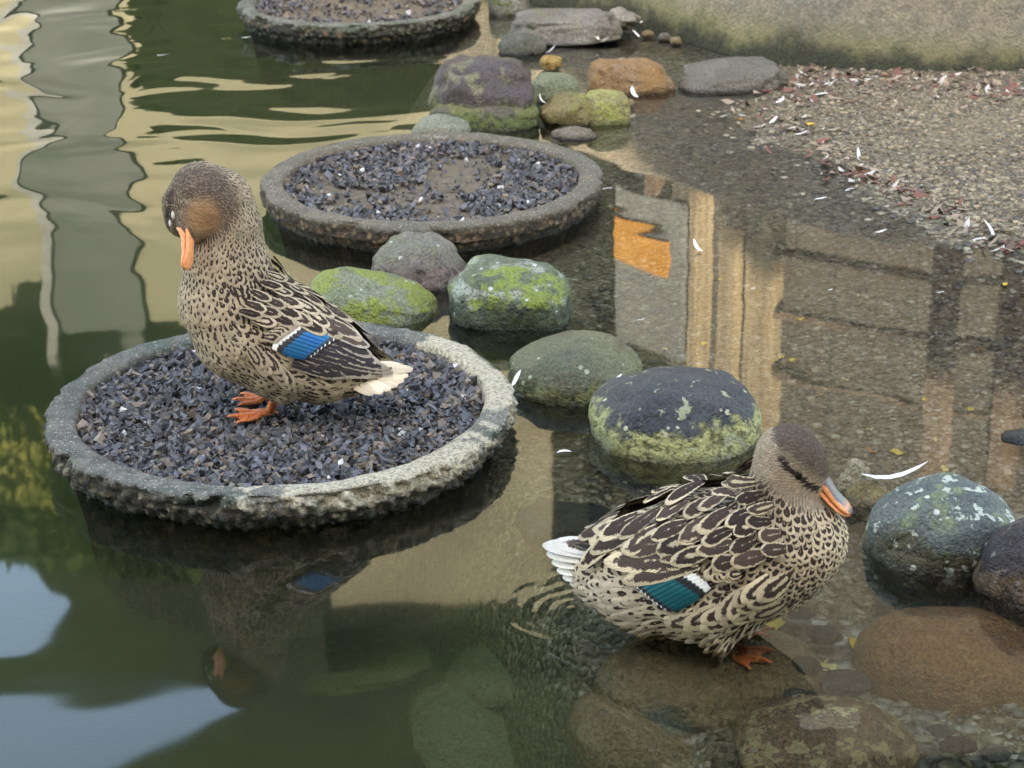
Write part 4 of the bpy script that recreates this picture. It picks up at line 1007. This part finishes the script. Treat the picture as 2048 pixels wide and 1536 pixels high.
gS = 'white feathers shed on the shore'; lS = 'small white feather shed on the wet pebbled shore'
gR = 'white feathers among the back rocks'; lR = 'small curled white feather among the rocks below the wall'
gW = 'white feathers afloat'; lW = 'tiny white feather floating on the shallow water'
for x, y, l, a, r_ in [(1085, 205, .05, 2.4, .8), (1208, 82, .045, .3, .7), (1195, 78, .04, 1.9, .8), (1268, 192, .06, 2.0, .7), (1275, 72, .05, 2.2, .7), (1285, 45, .05, .6, .9), (1100, 104, .05, .4, .8), (1060, 198, .04, 1.0, .5)]:
    lab = {(1085, 205): 'white feather between purple boulder and yellow mossy stone', (1268, 192): 'white feather standing against the orange wedge stone', (1208, 82): 'white feather lying off the end of the long grey stone', (1195, 78): 'upright white feather touching the front of the long grey stone', (1100, 104): 'white feather on the little bright yellow stone', (1285, 45): 'white feather clinging to the wall foot above the pebbles', (1275, 72): 'white feather beside the knobbly pale stone', (1060, 198): 'white feather on the side of the purple boulder'}[(x, y)]
    loose(x, y, .02 if y < 200 else .012, l, a, r_, lab, gR)
for x, y, l, a, r_ in [(1718, 318, .05, 1.6, 1.0), (1770, 345, .04, .3, .2), (1822, 390, .06, -.4, .2), (1985, 470, .055, 1.7, 1.0), (1955, 480, .035, .2, .2), (1760, 465, .05, .1, .3), (1560, 205, .05, .5, .4), (1590, 180, .05, .2, .3), (1620, 172, .04, 1.0, .4), (1640, 190, .05, -.3, .3), (1660, 160, .04, .6, .3), (1575, 262, .05, .3, .4), (1600, 270, .045, -.2, .4), (1545, 245, .05, .9, .4), (1700, 150, .05, 0.1, .2), (1750, 155, .04, .4, .2), (1880, 700, .0, 0, 0)]:
    if l <= 0: continue
    p = W(x, y, 0); lab = {(1718, 318): 'upright white feather on tan gravel nearest the leaf litter', (1985, 470): 'upright white feather on the dark tide line of the shore', (1822, 390): 'crescent shaped white feather curled on the shore'}.get((x, y), 'small white feather mixed into the leaf litter by the grey slab' if y < 300 else lS)
    loose(x, y, max(bedz(p), .004), l, a, r_, lab, gS)
for x, y, l, a, r_ in [(1640, 398, .04, .1, .15), (1695, 380, .035, .6, .15), (1395, 500, .06, 2.2, .8), (1125, 903, .03, .1, .1), (1505, 577, .02, .3, .1), (1280, 640, .03, 0, .1), (320, 112, .05, -.5, .2), (490, 76, .04, 0, .1), (875, 60, .05, -.6, .6), (1210, 378, .05, .1, .2), (1230, 765, .035, .5, .5), (1660, 580, .02, .2, .1), (1880, 585, .025, .1, .1)]:
    loose(x, y, .001 if y != 765 else .05, l, a, r_, lW, gW)
loose(1778, 960, .035, .135, -.12, .22, 'long curved white feather caught beside the white flecked boulder', None, 1.1, .075)
loose(1030, 765, .06, .05, 1.2, .6, 'white feather stuck on the tray rim against the olive boulder', None)
leaf_ms = [plain('leaf_yellow', (.5, .38, .07), (.4, .28, .05), 60), plain('leaf_brown', (.3, .16, .06), (.2, .1, .04), 60), plain('leaf_pale', (.45, .42, .2), (.38, .33, .14), 60)]
LEAF = [(1545, 1250, .055, 0), (1722, 1300, .05, 0), (1660, 1340, .035, 2), (1586, 722, .022, 0), (1562, 715, .018, 0), (1795, 908, .03, 0), (1745, 905, .03, 1), (1868, 882, .016, 2), (1640, 790, .016, 1), (1940, 820, .02, 0), (1890, 940, .025, 2), (2010, 570, .018, 0), (1740, 860, .014, 2), (1600, 640, .02, 0), (1995, 965, .02, 2), (1690, 760, .014, 2), (1850, 800, .014, 0), (1440, 560, .016, 0), (1330, 700, .015, 2), (1410, 690, .02, 0), (1960, 700, .018, 1), (1620, 250, .03, 0), (1480, 240, .025, 1)]
for i, (x, y, l, k) in enumerate(LEAF):
    c = W(x, y, 0); z = bedz(c)+.010; c = W(x, y, z); a = random.uniform(0, 6.28); P = []
    for uq, vq in zip(UU, VV):
        w = math.sin(math.pi*min(.99, max(.01, vq))**.8)*.3*l*uq; t = Vector((math.cos(a), math.sin(a), 0)); b = Vector((-t.y, t.x, 0))
        P.append(c+t*l*(vq-.5)+b*w+Vector((0, 0, .12*l*(abs(uq)+(vq-.5)**2*2)+.002*math.sin(9*vq+i))))
    nm = ['yellow', 'brown', 'pale green'][k]; lab = {0: 'yellow leaf under water beside the standing duck\'s feet', 1: 'yellow leaf caught against the large tan boulder', 2: 'pale leaf on the gravel between two sunken boulders', 21: 'orange yellow leaf on the shore beside the leaf litter'}.get(i, 'small %s fallen leaf lying on the pebbly bed' % nm)
    tag(obj('fallen_leaf', P, FFACE, leaf_ms[k], loc=tuple(c)), lab, 'leaf', 'fallen %s leaves' % nm)
# leaf litter drift at the foot of the wall (uncountable)
r = np.random.default_rng(4); LV, LF, LC = [], [], []
drift = [(1550, 190), (1600, 165), (1660, 155), (1760, 160), (1850, 168), (1940, 170), (2040, 178)]; drift2 = [(1530, 225), (1560, 255), (1640, 290), (1700, 340), (1780, 372), (1860, 410), (1950, 460), (2040, 500)]
for i in range(1100):
    dr = drift if r.random() < .6 else drift2
    k = r.integers(0, len(dr)-1); q = r.random(); sp2 = 1.0 if dr is drift2 and k > 2 else 1.7; x = dr[k][0]*(1-q)+dr[k+1][0]*q+r.normal()*22*sp2; y = dr[k][1]*(1-q)+dr[k+1][1]*q+r.normal()*11*sp2
    c = W(x, y, 0); c = W(x, y, max(bedz(c), 0)+.006); l = .005+.016*r.random()**2; a = r.random()*6.28
    t = np.array([math.cos(a), math.sin(a), r.normal()*.3]); b = np.array([-t[1], t[0], r.normal()*.4])*.4; n0 = len(LV)
    cc = np.array(c); LV += [cc-t*l, cc+b*l, cc+t*l+np.array([0, 0, l*.3]), cc-b*l]; LF.append((n0, n0+1, n0+2, n0+3))
    cl = [(.16, .06, .04), (.24, .18, .12), (.42, .38, .33), (.10, .065, .045), (.3, .22, .16)][r.choice(5, p=[.25, .25, .12, .23, .15])]; LC += [cl]*4
g = G('litter'); lit_m = g.fin(g.attr('col'), .75)
o = obj('leaf_litter', LV, LF, lit_m, smooth=False); set_col(o, 'col', np.array(LC)); tag(o, 'reddish brown leaf litter drifted along the wall foot', 'litter', kind='stuff')

# loose gravel bedded in the shore and the shallows (uncountable)
def scatter(n, boxpx, zlo, zhi, size, cols, label, seed):
    r = np.random.default_rng(seed); px = r.uniform(boxpx[0], boxpx[2], n*4); py = r.uniform(boxpx[1], boxpx[3], n*4)
    P = np.array([W(a, b, 0)[:2] for a, b in zip(px, py)]); z = bed_z(P[:, 0], P[:, 1]); k = (z > zlo) & (z < zhi)
    wgt = np.array([fbm((q[0], q[1], 0), 4, 3, seed) for q in P]); k &= wgt > -.35+.5*r.random(len(P))-.25
    P, z = P[k][:n], z[k][:n]; m = len(P); zn = np.array([mnoise.fractal(Vector((x*2.2, y*2.2, 3.3)), 1, 2, 4) for x, y in P])*.009
    sz = size*(.5+1.0*r.random(m)**2)[:, None]*np.stack([.9+.4*r.random(m), .8+.4*r.random(m), .45+.3*r.random(m)], 1)
    v = CUBE[None]*(1+r.uniform(-.5, .1, size=(m, 8, 3)))*sz[:, None]; a = r.random(m)*6.28
    c, s_ = np.cos(a)[:, None], np.sin(a)[:, None]; v = np.stack([v[..., 0]*c-v[..., 1]*s_, v[..., 0]*s_+v[..., 1]*c, v[..., 2]], -1)
    v += np.stack([P[:, 0], P[:, 1], z+zn+sz[:, 2]*.25], 1)[:, None]
    o = obj('shore_gravel', v.reshape(-1, 3), (CF[None]+(np.arange(m)*8)[:, None, None]).reshape(-1, 4), gravel_m, smooth=True)
    cl = np.array(cols)[r.integers(0, len(cols), m)]*(.5+.8*r.random(m))[:, None]; set_col(o, 'col', np.repeat(cl, 8, 0))
    tag(o, label, 'gravel', kind='stuff')
scatter(12000, (1480, 120, 2300, 620), .003, .2, .0044, [(.29, .22, .13), (.2, .155, .095), (.12, .10, .07), (.33, .26, .165)], 'tan gravel bedded in the shore below the wall', 21)
scatter(7000, (1150, 200, 2300, 1300), -.2, .003, .006, [(.2, .165, .1), (.12, .1, .065), (.3, .26, .17), (.06, .055, .04)], 'olive gravel lying under the shallow water', 22)
scatter(2500, (1560, 1150, 2150, 1560), -.2, .003, .008, [(.13, .12, .09), (.07, .065, .05), (.3, .28, .22), (.2, .17, .11)], 'dark gravel between the sunken tan boulders', 23)
